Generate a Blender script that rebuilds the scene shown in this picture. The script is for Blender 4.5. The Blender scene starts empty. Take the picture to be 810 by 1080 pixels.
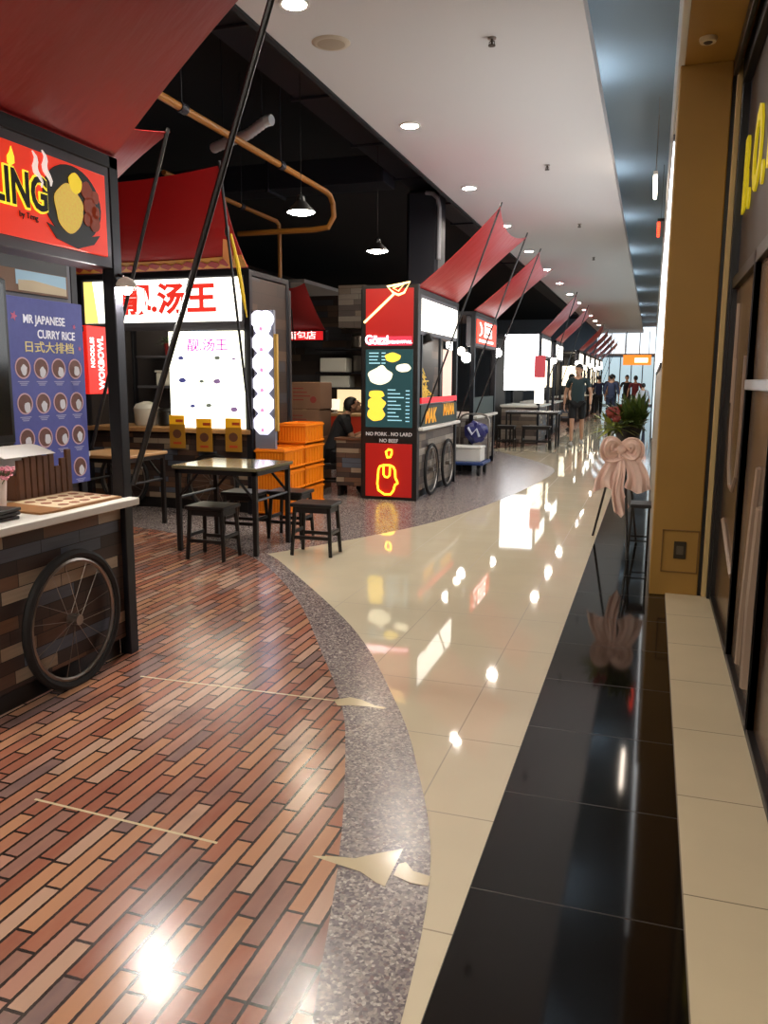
import bpy, bmesh, math, random
from mathutils import Vector, Matrix
random.seed(7)
S = bpy.context.scene
COL = S.collection
PI = math.pi
# ------------------------------------------------------------------ camera, world, exposure
cd = bpy.data.cameras.new('camera'); cam = bpy.data.objects.new('camera', cd); COL.objects.link(cam)
cd.sensor_fit = 'HORIZONTAL'; cd.sensor_width = 36.0; cd.lens = 36.0*855/810
cd.clip_start = .02; cd.clip_end = 200
pitch = math.radians(9.279); roll = .006
_d = Vector((283, -138, 855)).normalized()                      # corridor direction in camera space (x right, y down, z ahead)
_up = Vector((math.sin(roll)*math.cos(pitch), -math.cos(roll)*math.cos(pitch), -math.sin(pitch)))
_up = (_up - _d*_up.dot(_d)).normalized()
_x = _d.cross(_up)
R = Matrix((_x, _d, _up))
rt, dn, fw = R.col[0], R.col[1], R.col[2]
cam.matrix_world = Matrix(((rt.x, -dn.x, -fw.x, 0), (rt.y, -dn.y, -fw.y, 0), (rt.z, -dn.z, -fw.z, 1.48), (0, 0, 0, 1)))
S.camera = cam
w = bpy.data.worlds.new('world'); S.world = w; w.use_nodes = True
w.node_tree.nodes['Background'].inputs[0].default_value = (.55, .62, .8, 1)
w.node_tree.nodes['Background'].inputs[1].default_value = .12
S.view_settings.view_transform = 'Standard'; S.view_settings.look = 'None'
S.view_settings.exposure = 0.0; S.view_settings.gamma = 1.0; S.view_settings.use_curve_mapping = False
S.cycles.use_denoising = True
S.cycles.max_bounces = 6
S.cycles.sample_clamp_indirect = 6.0
DOWN = 620.0      # radiance of the ceiling downlights
# ------------------------------------------------------------------ materials
def lin(c):
    return tuple(((v/255)/12.92 if v/255 <= .04045 else ((v/255+.055)/1.055)**2.4) for v in c)
_M = {}
def mat(name, rgb=(128,128,128), rough=.5, metal=0.0, emit=None, strength=0.0, spec=.5, trans=0, noise=0, nscale=20, coat=0):
    if name in _M: return _M[name]
    m = bpy.data.materials.new(name); m.use_nodes = True; _M[name] = m
    nt = m.node_tree; b = nt.nodes['Principled BSDF']
    c = (*lin(rgb), 1)
    b.inputs['Base Color'].default_value = c
    b.inputs['Roughness'].default_value = rough; b.inputs['Metallic'].default_value = metal
    b.inputs['Specular IOR Level'].default_value = spec
    b.inputs['Coat Weight'].default_value = coat
    if trans: b.inputs['Transmission Weight'].default_value = trans
    if emit is not None:
        b.inputs['Emission Color'].default_value = (*lin(emit), 1); b.inputs['Emission Strength'].default_value = strength
    if noise:
        tc = nt.nodes.new('ShaderNodeTexCoord'); n = nt.nodes.new('ShaderNodeTexNoise'); n.inputs['Scale'].default_value = nscale
        n.inputs['Detail'].default_value = 4
        r = nt.nodes.new('ShaderNodeMapRange'); r.inputs[3].default_value = 1-noise; r.inputs[4].default_value = 1+noise
        mx = nt.nodes.new('ShaderNodeVectorMath'); mx.operation = 'SCALE'; mx.inputs[0].default_value = c[:3]
        nt.links.new(tc.outputs['Object'], n.inputs['Vector']); nt.links.new(n.outputs[0], r.inputs[0])
        nt.links.new(r.outputs[0], mx.inputs['Scale']); nt.links.new(mx.outputs[0], b.inputs['Base Color'])
    return m
class NT:
    """tiny node-tree helper"""
    def n_smooth(s, v):
        m = s.n('MapRange', interpolation_type='SMOOTHSTEP'); s.put(m.inputs[0], v); m.inputs[1].default_value = .5; m.inputs[2].default_value = .72
        return m.outputs[0]
    def __init__(s, name):
        s.m = bpy.data.materials.new(name); s.m.use_nodes = True; s.t = s.m.node_tree; s.b = s.t.nodes['Principled BSDF']; _M[name] = s.m
    def n(s, kind, **kw):
        x = s.t.nodes.new('ShaderNode'+kind)
        for k, v in kw.items(): setattr(x, k, v)
        return x
    def put(s, sock, v):
        if hasattr(v, 'bl_idname') and not isinstance(v, bpy.types.Node) or isinstance(v, bpy.types.NodeSocket): s.t.links.new(v, sock)
        else: sock.default_value = v
    def math(s, op, a, b=None, c=None):
        x = s.n('Math', operation=op); s.put(x.inputs[0], a)
        if b is not None: s.put(x.inputs[1], b)
        if c is not None: s.put(x.inputs[2], c)
        return x.outputs[0]
    def pos(s):
        g = s.n('NewGeometry'); q = s.n('SeparateXYZ'); s.t.links.new(g.outputs['Position'], q.inputs[0]); return q.outputs, g.outputs['Position']
    def ramp(s, fac, stops, const=False):
        r = s.n('ValToRGB'); e = r.color_ramp.elements
        if const: r.color_ramp.interpolation = 'CONSTANT'
        for i, (p, c) in enumerate(stops):
            el = e[i] if i < 2 else e.new(p)
            el.position = p; el.color = (*lin(c), 1)
        s.put(r.inputs[0], fac); return r.outputs[0]
    def mix(s, fac, a, b, blend='MIX'):
        x = s.n('Mix', data_type='RGBA', blend_type=blend); s.put(x.inputs[0], fac)
        for i, v in ((6, a), (7, b)):
            if isinstance(v, tuple): x.inputs[i].default_value = (*lin(v), 1)
            else: s.put(x.inputs[i], v)
        return x.outputs[2]
    def noise(s, vec, scale, detail=3):
        x = s.n('TexNoise'); s.put(x.inputs['Vector'], vec); x.inputs['Scale'].default_value = scale; x.inputs['Detail'].default_value = detail
        return x.outputs[0]
    def set(s, **kw):
        for k, v in kw.items():
            sock = s.b.inputs[k]
            if isinstance(v, tuple): sock.default_value = (*lin(v), 1)
            else: s.put(sock, v)
def grid_lines(t, x, y, ox, oy, s, w):
    def ln(v, o):
        f = t.math('FRACT', t.math('DIVIDE', t.math('SUBTRACT', v, o), s))
        f = t.math('ABSOLUTE', t.math('SUBTRACT', f, .5))
        return t.math('GREATER_THAN', f, .5-w/s/2)
    return t.math('MAXIMUM', ln(x, ox), ln(y, oy))
def tile_mat(name, base, line, ox, oy, s, w, rough, var=.05, coat=.0, spec=.5):
    t = NT(name); (x, y, z), p = t.pos()
    g = grid_lines(t, x, y, ox, oy, s, w)
    n = t.noise(p, 3.0, 5)
    c = t.mix(n, tuple(int(v*(1-var)) for v in base), tuple(min(255, int(v*(1+var))) for v in base))
    t.set(**{'Base Color': t.mix(g, c, line), 'Roughness': t.math('ADD', t.math('MULTIPLY', g, .3), rough), 'Coat Weight': coat, 'Specular IOR Level': spec})
    return t.m
M_CREAM = tile_mat('cream_tile', (216,203,176), (150,134,108), -.70, 2.54, .6, .006, .035, .03, 0, .6)
M_BLACK = tile_mat('black_tile', (17,13,11), (52,46,42), -.43, 3.36, .6, .005, .06, .1, 0, .32)
M_KERB = tile_mat('kerb_tile', (196,180,150), (120,108,88), .165, 2.9, .6, .005, .35, .05)
def granite():
    t = NT('granite'); _, p = t.pos()
    v = t.n('TexVoronoi'); t.put(v.inputs['Vector'], p); v.inputs['Scale'].default_value = 115
    sp = t.n('SeparateXYZ'); t.t.links.new(v.outputs['Color'], sp.inputs[0])
    c = t.ramp(sp.outputs[0], [(0, (78,68,70)), (.2, (124,112,112)), (.42, (158,146,140)), (.66, (188,174,162)), (.84, (226,214,200)), (.95, (120,92,84))], True)
    c = t.mix(t.noise(p, 160, 2), c, (100,90,94))
    t.set(**{'Base Color': c, 'Roughness': .24}); return t.m
M_GRAN = granite()
def bricks():
    t = NT('brick_print'); (x, y, z), p = t.pos()
    wdt = .060
    rowf = t.math('DIVIDE', x, wdt); row = t.math('FLOOR', rowf)
    W = t.math('ADD', t.math('DIVIDE', y, .30), t.math('MULTIPLY', row, 17.37))
    v = t.n('TexVoronoi', voronoi_dimensions='1D'); t.put(v.inputs['W'], W); v.inputs['Scale'].default_value = 1; v.inputs['Randomness'].default_value = .55
    v2 = t.n('TexVoronoi', voronoi_dimensions='1D', feature='DISTANCE_TO_EDGE'); t.put(v2.inputs['W'], W); v2.inputs['Scale'].default_value = 1; v2.inputs['Randomness'].default_value = .55
    sp = t.n('SeparateXYZ'); t.t.links.new(v.outputs['Color'], sp.inputs[0])
    c = t.ramp(sp.outputs[0], [(0, (142,82,66)), (.14, (164,108,84)), (.28, (172,126,110)), (.42, (136,98,90)), (.52, (182,132,100)), (.66, (156,94,74)), (.78, (184,150,130)), (.92, (112,92,94))], True)
    wv = t.n('VectorMath', operation='MULTIPLY'); t.put(wv.inputs[0], p); wv.inputs[1].default_value = (3, 1, 1)
    n = t.noise(wv.outputs[0], 9, 6)
    c = t.mix(t.math('MULTIPLY', n, .4), c, (176,132,104))
    n2 = t.noise(p, 2.2, 5)
    c = t.mix(t.math('MULTIPLY', t.n_smooth(n2), .55), c, (84,66,64))
    e1 = t.math('MULTIPLY', v2.outputs['Distance'], .30)
    fr = t.math('FRACT', rowf)
    e2 = t.math('MULTIPLY', t.math('SUBTRACT', .5, t.math('ABSOLUTE', t.math('SUBTRACT', fr, .5))), wdt)
    e = t.math('MINIMUM', e1, e2)
    e = t.math('ADD', e, t.math('MULTIPLY', t.math('SUBTRACT', t.noise(p, 60, 2), .5), .004))
    mor = t.math('LESS_THAN', e, .0052)
    t.set(**{'Base Color': t.mix(mor, c, (46,34,30)), 'Roughness': t.math('ADD', .15, t.math('MULTIPLY', n, .12)), 'Specular IOR Level': .5}); return t.m
M_BRICK = bricks()
def planks(name, stops, h=.085, L=.42, rough=.55):
    t = NT(name); (x, y, z), p = t.pos()
    u = t.math('ADD', x, y)
    rf = t.math('DIVIDE', z, h); row = t.math('FLOOR', rf)
    W = t.math('ADD', t.math('DIVIDE', u, L), t.math('MULTIPLY', row, 23.71))
    v = t.n('TexVoronoi', voronoi_dimensions='1D'); t.put(v.inputs['W'], W); v.inputs['Scale'].default_value = 1
    v2 = t.n('TexVoronoi', voronoi_dimensions='1D', feature='DISTANCE_TO_EDGE'); t.put(v2.inputs['W'], W); v2.inputs['Scale'].default_value = 1
    sp = t.n('SeparateXYZ'); t.t.links.new(v.outputs['Color'], sp.inputs[0])
    c = t.ramp(sp.outputs[0], stops, True)
    wv = t.n('VectorMath', operation='MULTIPLY'); t.put(wv.inputs[0], p); wv.inputs[1].default_value = (1, 1, 14)
    n = t.noise(wv.outputs[0], 5, 5)
    c = t.mix(t.math('MULTIPLY', n, .5), c, (40,28,22))
    e2 = t.math('MULTIPLY', t.math('SUBTRACT', .5, t.math('ABSOLUTE', t.math('SUBTRACT', t.math('FRACT', rf), .5))), h)
    e = t.math('MINIMUM', e2, t.math('MULTIPLY', v2.outputs['Distance'], L))
    t.set(**{'Base Color': t.mix(t.math('LESS_THAN', e, .002), c, (18,13,11)), 'Roughness': rough}); return t.m
PST = [(0, (66,46,38)), (.2, (100,72,56)), (.38, (52,38,34)), (.5, (164,142,118)), (.58, (90,98,112)), (.66, (120,84,60)), (.8, (74,58,52)), (.9, (186,166,142))]
M_PLANK = planks('reclaimed_planks', PST, .062, .27)
M_PLANKG = planks('pale_planks', [(0, (150,140,128)), (.25, (112,100,92)), (.45, (180,170,158)), (.6, (90,80,76)), (.8, (136,120,104))], .09, .5)
M_WALLP = planks('dark_planks', [(0, (52,38,32)), (.3, (78,58,46)), (.55, (40,30,28)), (.75, (96,74,58)), (.9, (60,60,66))], .12, .8)
M_FRAME = mat('black_steel', (26,26,32), .42, .3)
M_FRAMEG = mat('grey_steel', (92,90,96), .45, .4)
M_POLE = mat('pole_black', (20,18,20), .4)
M_WHITE = mat('white_laminate', (226,222,214), .4)
M_RUB = mat('tyre_rubber', (22,20,20), .7)
M_CHROME = mat('rim_steel', (150,142,134), .3, .9)
M_DARKIN = mat('dark_interior', (48,42,42), .7, noise=.15, nscale=4)
M_WOOD = mat('pine_wood', (176,132,84), .5, noise=.2, nscale=12)
M_DKWOOD = mat('dark_wood', (98,60,36), .5, noise=.3, nscale=14)
M_BLKW = mat('black_wood', (22,19,18), .38)
M_CEIL = mat('ceiling_paint', (206,204,204), .8)
M_DARKC = mat('dark_ceiling_paint', (16,17,22), .8)
M_DUCT = mat('duct_paint', (30,31,40), .5, .2)
M_PIPE = mat('yellow_pipe_paint', (150,96,30), .5)
M_SILV = mat('silver_foil', (206,208,212), .4, .2)
M_PILL = mat('ochre_paint', (158,118,48), .55, noise=.07, nscale=5)
def sailmat():
    t = NT('red_vinyl'); _, p = t.pos()
    c = t.mix(t.noise(p, 1.6, 4), (150,10,18), (166,18,24))
    bp = t.n('Bump'); bp.inputs['Strength'].default_value = .25; bp.inputs['Distance'].default_value = .03
    wv = t.n('VectorMath', operation='MULTIPLY'); t.put(wv.inputs[0], p); wv.inputs[1].default_value = (2, 6, 2)
    t.put(bp.inputs['Height'], t.noise(wv.outputs[0], 1.4, 3))
    t.t.links.new(bp.outputs[0], t.b.inputs['Normal'])
    t.set(**{'Base Color': c, 'Roughness': .36}); return t.m
M_SAIL = sailmat()
def E_(name, rgb, s, base=None, rough=.4): return mat(name, base or rgb, rough, 0, rgb, s)
M_LAMP = E_('lamp_glow', (255,246,232), DOWN)
# ------------------------------------------------------------------ mesh builder
V = Vector
class MB:
    def __init__(s): s.bm = bmesh.new(); s.mats = []; s.cur = 0
    def use(s, m):
        if m not in s.mats: s.mats.append(m)
        s.cur = s.mats.index(m); return s
    def _done(s, faces):
        for f in faces: f.material_index = s.cur
        return s
    def box(s, x0, x1, y0, y1, z0, z1, bev=.003):
        return s.obox(V(((x0+x1)/2, (y0+y1)/2, (z0+z1)/2)), V((1,0,0)), V((0,1,0)), V((0,0,1)), abs(x1-x0), abs(y1-y0), abs(z1-z0), bev)
    def obox(s, c, a, b, n, la, lb, ln, bev=.003):
        bm2 = bmesh.new(); bmesh.ops.create_cube(bm2, size=1)
        if bev:
            k = min(la, lb, ln)
            for v in bm2.verts: v.co = V((v.co.x*la, v.co.y*lb, v.co.z*ln))
            bmesh.ops.bevel(bm2, geom=bm2.edges[:], offset=min(bev, k*.3), segments=1, affect='EDGES')
        else:
            for v in bm2.verts: v.co = V((v.co.x*la, v.co.y*lb, v.co.z*ln))
        s.merge(bm2, lambda q: c + a*q.x + b*q.y + n*q.z); return s
    def merge(s, bm2, f=lambda q: q):
        mp = {}
        for v in bm2.verts: mp[v.index if False else v] = s.bm.verts.new(f(v.co))
        fs = []
        for fc in bm2.faces:
            try: fs.append(s.bm.faces.new([mp[v] for v in fc.verts]))
            except ValueError: pass
        bm2.free(); s._done(fs); return s
    def ring(s, c, u, v, r, seg, r2=None):
        r2 = r if r2 is None else r2
        return [s.bm.verts.new(c + u*(r*math.cos(2*PI*i/seg)) + v*(r2*math.sin(2*PI*i/seg))) for i in range(seg)]
    def bridge(s, A, B):
        n = len(A); return [s.bm.faces.new((A[i], A[(i+1) % n], B[(i+1) % n], B[i])) for i in range(n)]
    def tube(s, p0, p1, r0, r1=None, seg=10):
        return s.path([V(p0), V(p1)], [r0, r0 if r1 is None else r1], seg)
    def path(s, pts, r, seg=8, closed=False):
        pts = [V(p) for p in pts]; n = len(pts)
        if not isinstance(r, (list, tuple)): r = [r]*n
        rings = []; u = None
        for i, p in enumerate(pts):
            t = (pts[(i+1) % n] - pts[i-1]) if closed else (pts[min(i+1, n-1)] - pts[max(i-1, 0)])
            t = t.normalized()
            if u is None:
                u = t.orthogonal().normalized()
            else:
                u = (u - t*u.dot(t)); u = u.normalized() if u.length > 1e-6 else t.orthogonal().normalized()
            rings.append(s.ring(p, u, t.cross(u), r[i], seg))
        fs = []
        for i in range(n-1): fs += s.bridge(rings[i], rings[i+1])
        if closed: fs += s.bridge(rings[-1], rings[0])
        else: fs += [s.bm.faces.new(rings[0][::-1]), s.bm.faces.new(rings[-1])]
        return s._done(fs)
    def lathe(s, c, prof, seg=16, axis=V((0,0,1)), sy=1.0):
        u = axis.orthogonal().normalized(); v = axis.cross(u); c = V(c)
        if abs(axis.z) > .99: u, v = V((1,0,0)), V((0,1,0))
        rings = [s.ring(c + axis*z, u, v, max(r, 1e-4), seg, max(r, 1e-4)*sy) for r, z in prof]; fs = []
        for a, b in zip(rings, rings[1:]): fs += s.bridge(a, b)
        fs += [s.bm.faces.new(rings[0][::-1]), s.bm.faces.new(rings[-1])]
        return s._done(fs)
    def ell(s, c, r, seg=12, f=None):
        bm2 = bmesh.new(); bmesh.ops.create_uvsphere(bm2, u_segments=seg, v_segments=max(6, seg*2//3), radius=1)
        if not isinstance(r, (tuple, list, Vector)): r = (r,)*3
        c = V(c)
        s.merge(bm2, (lambda q: c + V((q.x*r[0], q.y*r[1], q.z*r[2]))) if f is None else (lambda q: c + f(V((q.x*r[0], q.y*r[1], q.z*r[2])))))
        return s
    def poly(s, pts, o, u, v, th):
        """outline pts in plane (o,u,v); extruded th along the back (-u x v)"""
        o, u, v = V(o), V(u), V(v); n = u.cross(v).normalized()
        A = [s.bm.verts.new(o + u*a + v*b) for a, b in pts]; B = [s.bm.verts.new(o + u*a + v*b - n*th) for a, b in pts]
        fs = [s.bm.faces.new(A), s.bm.faces.new(B[::-1])]
        fs += [s.bm.faces.new((A[i], B[i], B[(i+1) % len(A)], A[(i+1) % len(A)])) for i in range(len(A))]
        return s._done(fs)
    def rect(s, o, u, v, a0, a1, b0, b1, th): return s.poly([(a0,b0),(a1,b0),(a1,b1),(a0,b1)], o, u, v, th)
    def disc(s, o, u, v, a, b, r, th, seg=18, r2=None, wob=0, k0=0):
        r2 = r if r2 is None else r2
        return s.poly([(a + r*(1+wob*math.sin(5*t+k0)+wob*math.sin(3.3*t+2*k0))*math.cos(t), b + r2*(1+wob*math.cos(4*t+k0))*math.sin(t)) for t in [2*PI*i/seg for i in range(seg)]], o, u, v, th)
    def annulus(s, o, u, v, a, b, r0, r1, th, seg=24):
        o, u, v = V(o), V(u), V(v); n = u.cross(v).normalized(); c = o + u*a + v*b
        R_ = [s.ring(c, u, v, r1, seg), s.ring(c, u, v, r0, seg), s.ring(c - n*th, u, v, r0, seg), s.ring(c - n*th, u, v, r1, seg)]
        fs = []
        for i in range(4): fs += s.bridge(R_[i], R_[(i+1) % 4])
        return s._done(fs)
    def text(s, body, o, u, v, size, th=.004, align='CENTER', bold=0.0, sx=1.0):
        o, u, v = V(o), V(u), V(v); n = u.cross(v).normalized()
        me = text_mesh(body, align, bold)
        bm2 = bmesh.new(); bm2.from_mesh(me)
        s.merge(bm2, lambda q: o + u*(q.x*size*sx) + v*(q.y*size) + n*(q.z*th*20)); return s
    def grid(s, P, nu, nv, th=0.0):
        """P(u,v) surface; with th a closed thin shell"""
        g = [[V(P(i/nu, j/nv)) for j in range(nv+1)] for i in range(nu+1)]
        top = [[s.bm.verts.new(q) for q in r] for r in g]; fs = []
        for i in range(nu):
            for j in range(nv): fs.append(s.bm.faces.new((top[i][j], top[i+1][j], top[i+1][j+1], top[i][j+1])))
        if th:
            def nrm(i, j):
                a = g[min(i+1, nu)][j] - g[max(i-1, 0)][j]; b = g[i][min(j+1, nv)] - g[i][max(j-1, 0)]
                q = a.cross(b); return q.normalized() if q.length > 1e-9 else V((0,0,1))
            bot = [[s.bm.verts.new(g[i][j] - nrm(i, j)*th) for j in range(nv+1)] for i in range(nu+1)]
            for i in range(nu):
                for j in range(nv): fs.append(s.bm.faces.new((bot[i][j], bot[i][j+1], bot[i+1][j+1], bot[i+1][j])))
            bd = [(i, 0) for i in range(nu)] + [(nu, j) for j in range(nv)] + [(i, nv) for i in range(nu, 0, -1)] + [(0, j) for j in range(nv, 0, -1)]
            for a, b in zip(bd, bd[1:]+bd[:1]): fs.append(s.bm.faces.new((top[a[0]][a[1]], bot[a[0]][a[1]], bot[b[0]][b[1]], top[b[0]][b[1]])))
        return s._done(fs)
    def build(s, name, m=None, parent=None, label=None, smooth=True):
        me = bpy.data.meshes.new(name)
        bmesh.ops.recalc_face_normals(s.bm, faces=s.bm.faces[:])
        off = V((0,0,0))
        if parent is not None: off = wloc(parent)
        for v in s.bm.verts: v.co -= off
        s.bm.to_mesh(me); s.bm.free()
        if smooth:
            for p in me.polygons: p.use_smooth = True
            me.set_sharp_from_angle(angle=math.radians(32))
        for mm in (s.mats or [m]): me.materials.append(mm)
        o = bpy.data.objects.new(name, me); COL.objects.link(o)
        if parent is not None: o.parent = parent
        if label: o['label'] = label
        return o
def wloc(o):
    p = V(o.location)
    while o.parent: o = o.parent; p += V(o.location)
    return p
_T = {}
def text_mesh(body, align, bold):
    k = (body, align, bold)
    if k in _T: return _T[k]
    c = bpy.data.curves.new('lettering', 'FONT'); c.body = body; c.size = 1; c.align_x = align; c.align_y = 'CENTER'; c.extrude = .05; c.offset = bold; c.resolution_u = 3
    o = bpy.data.objects.new('lettering', c); COL.objects.link(o)
    dg = bpy.context.evaluated_depsgraph_get(); me = bpy.data.meshes.new_from_object(o.evaluated_get(dg))
    bpy.data.objects.remove(o); bpy.data.curves.remove(c); _T[k] = me; return me
def tag(o, label, cat, group=None, kind=None):
    o['label'] = label; o['category'] = cat
    if group: o['group'] = group
    if kind: o['kind'] = kind
    return o
def thing(name, label, cat, loc, group=None):
    o = bpy.data.objects.new(name, None); o.empty_display_size = .1; COL.objects.link(o); o.location = loc
    return tag(o, label, cat, group)
def struct(name, mb, m=None, label=None):
    o = mb.build(name, m); o['kind'] = 'structure'
    if label: o['label'] = label
    return o
def base(mb, name, m, loc, label, cat, group=None):
    """single-mesh thing with its origin at loc"""
    for v in mb.bm.verts: v.co -= V(loc)
    o = mb.build(name, m); o.location = loc; return tag(o, label, cat, group)
def copy_tree(o, parent=None):
    c = o.copy(); COL.objects.link(c); c.parent = parent
    for ch in [q for q in o.children]: copy_tree(ch, c)
    return c
X_, Y_, Z_ = V((1,0,0)), V((0,1,0)), V((0,0,1))
def smooth_curve(P, n=8):
    out = []
    for i in range(len(P)-1):
        p0, p1, p2, p3 = P[max(i-1,0)], P[i], P[i+1], P[min(i+2, len(P)-1)]
        for k in range(n):
            t = k/n
            out.append(tuple(.5*(2*p1[j] + (p2[j]-p0[j])*t + (2*p0[j]-5*p1[j]+4*p2[j]-p3[j])*t*t + (3*p1[j]-p0[j]-3*p2[j]+p3[j])*t**3) for j in range(2)))
    return out + [tuple(P[-1])]
# ------------------------------------------------------------------ setting: floors
CZ = 4.2; XL, XR = -3.07, -.63; YB = -3.0; YE = 56.0
struct('floor', MB().box(-14, -.43, YB, YE, -.1, 0, 0), M_CREAM)
struct('floor_black', MB().box(-.43, .165, YB, YE, -.1, .0005, 0), M_BLACK)
struct('trim_1', MB().box(.165, .62, YB, 5.85, -.1, .018, .004), M_KERB, 'pale tiled kerb along the shop front')
inner = [(-.30,.2), (-.49,.9), (-.673,1.55), (-.858,2.2), (-1.07,2.81), (-1.27,3.29), (-1.63,3.93), (-2.25,4.95), (-3.05,5.93), (-3.9,6.5), (-4.76,6.83), (-6.2,7.0), (-9,6.9)]
outer = [(-.36,-1.0), (-.40,.2), (-.44,1.2), (-.55,2.15), (-.78,2.83), (-1.07,3.455), (-1.66,4.46), (-2.735,5.815), (-3.05,6.15)]
ci, co = smooth_curve(inner), smooth_curve(outer)
zone2 = smooth_curve([(-3.05,6.15), (-2.5,7.2), (-2.04,8.42), (-1.66,10.5), (-1.45,12.9), (-1.55,14.1), (-2.05,15.3), (-2.8,16.6), (-3.8,18.3)])
band = co + zone2[1:] + [(-9, 19.0), (-9, 6.9)] + ci[::-1][1:] + [(-.3,-1.0)]
band = [(max(a, -9), b) for a, b in band]
gpoly = [(a, b) for a, b in co] + zone2[1:] + [(-9,18.6), (-9,-1.0)]
struct('floor_granite', MB().poly(gpoly, (0,0,.0012), X_, Y_, .0012), M_GRAN)
bpoly = ci + [(-9,-1.0), (-.3,-1.0)]
struct('floor_brick', MB().poly(bpoly, (0,0,.0024), X_, Y_, .001), M_BRICK)
struct('floor_brick.001', MB().poly([(-9,19), (-3.4,17.4), (-2.3,19.2), (-2.15,24), (-2.3,40), (-9,40)], (0,0,.0026), X_, Y_, .001), M_BRICK)
tp = MB()                                            # torn print showing the cream tile, and the tile joints under it
for P in ([(-.93,2.155), (-.86,2.175), (-.80,2.185), (-.74,2.235), (-.673,2.284), (-.668,2.08), (-.70,2.09), (-.76,2.125), (-.82,2.135)],
          [(-.662,2.20), (-.644,2.217), (-.61,2.18), (-.55,2.17), (-.548,2.122), (-.60,2.12), (-.66,2.14)],
          [(-1.33,3.345), (-1.27,3.40), (-1.21,3.39), (-1.13,3.345), (-1.07,3.34), (-1.08,3.32), (-1.16,3.325), (-1.24,3.31), (-1.29,3.29)],
          [(-2.36,3.32), (-1.3,3.345), (-1.3,3.335), (-2.36,3.31)], [(-2.0,2.166), (-1.25,2.128), (-1.25,2.118), (-2.0,2.156)], ):
    tp.poly(P, (0,0,.0034), X_, Y_, .0008)
struct('floor_joint', tp, mat('torn_patch', (206,190,156), .15))
# ------------------------------------------------------------------ setting: ceilings and walls
struct('ceiling', MB().box(XL, XR, YB, 49.9, CZ, CZ+.14, .004), M_CEIL)
struct('ceiling_recess', MB().box(XR-.5, .35, YB, YE, 4.78, 4.9, 0), mat('recess_paint', (120,134,142), .7))
struct('trim_2', MB().box(.045, .085, YB, YE, 3.46, 4.8, .003), mat('bulkhead_white', (214,212,206), .6), 'white bulkhead face above the shop fronts')
struct('ceiling_soffit', MB().box(.085, .9, YB, 6.0, 3.46, 3.6, .004), M_PILL)
struct('ceiling_dark', MB().box(-14, XL-.02, YB, YE, 5.5, 5.6, 0), M_DARKC)
struct('trim_3', MB().box(XL-.05, XL, YB, YE, CZ-.02, 5.5, 0), M_DARKC, 'black edge of the open ceiling')
struct('ceiling_back', MB().box(-13.9, -9.6, 22, 32, 4.2, 4.3, 0), M_CEIL)
struct('wall_left', MB().box(-14.1, -14, YB, YE, 0, 5.6, 0), M_WALLP)
struct('wall_rear', MB().box(-14, 1.0, YB-.1, YB, 0, 5.6, 0), M_CEIL)
struct('wall_right', MB().box(.06, .5, 6.42, YE, 0, 4.8, 0), mat('right_wall_paint', (176,166,148), .5))
struct('wall_end', MB().box(-14, .5, YE, YE+.1, 0, 5.6, 0), mat('end_wall', (150,160,176), .6))
struct('wall_back', MB().box(-9.5, -4.4, 16.2, 16.35, 0, 3.2, 0), M_WALLP)
# pillar beside the shop front
pl = MB(); pl.box(.06, .375, 5.85, 6.42, 0, 3.46, .006)
pil = struct('pillar', pl, M_PILL, 'ochre painted pillar beside the shop front')
struct('trim_4', MB().box(.40, .432, 5.83, 5.95, .018, 3.46, .003), mat('cream_trim', (196,168,112), .5), 'narrow cream strip beside the pillar')
struct('trim_5', MB().box(.375, .48, 5.88, 5.98, .0, 3.46, 0).box(.432,.48,5.78,5.88,.018,3.46,.003), M_BLKW, 'black strips between pillar and shop window')
skt = thing('floor_socket', 'square metal service box set low in the ochre pillar', 'socket box', (.25,5.85,.33))
fr = MB()
for a0,a1,b0,b1 in ((.125,.385-.02,.17,.178),(.125,.365,.462,.47),(.125,.133,.17,.47),(.357,.365,.17,.47)): fr.box(a0,a1,5.842,5.852,b0,b1,.001)
fr.build('cover_edge', mat('ochre_dark', (120,86,34), .6), skt)
MB().box(.205,.285,5.838,5.85,.27,.39,.004).build('socket_plate', mat('socket_dark', (58,48,34), .4, .4), skt)
MB().box(.222,.268,5.833,5.839,.30,.36,.003).build('socket_flap', mat('socket_grey', (96,86,70), .4, .4), skt)
vent = thing('soffit_vent', 'small oval vent in the ochre soffit above the pillar', 'vent', (.2,5.45,3.46))
MB().lathe((.2,5.45,3.435), [(.045,0), (.05,.012), (.05,.025)], 20).build('vent_ring', mat('vent_white', (206,190,150), .5), vent)
MB().lathe((.2,5.45,3.428), [(.018,0), (.03,.01)], 14).build('vent_slot', mat('vent_dark', (60,44,24), .7), vent)
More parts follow.
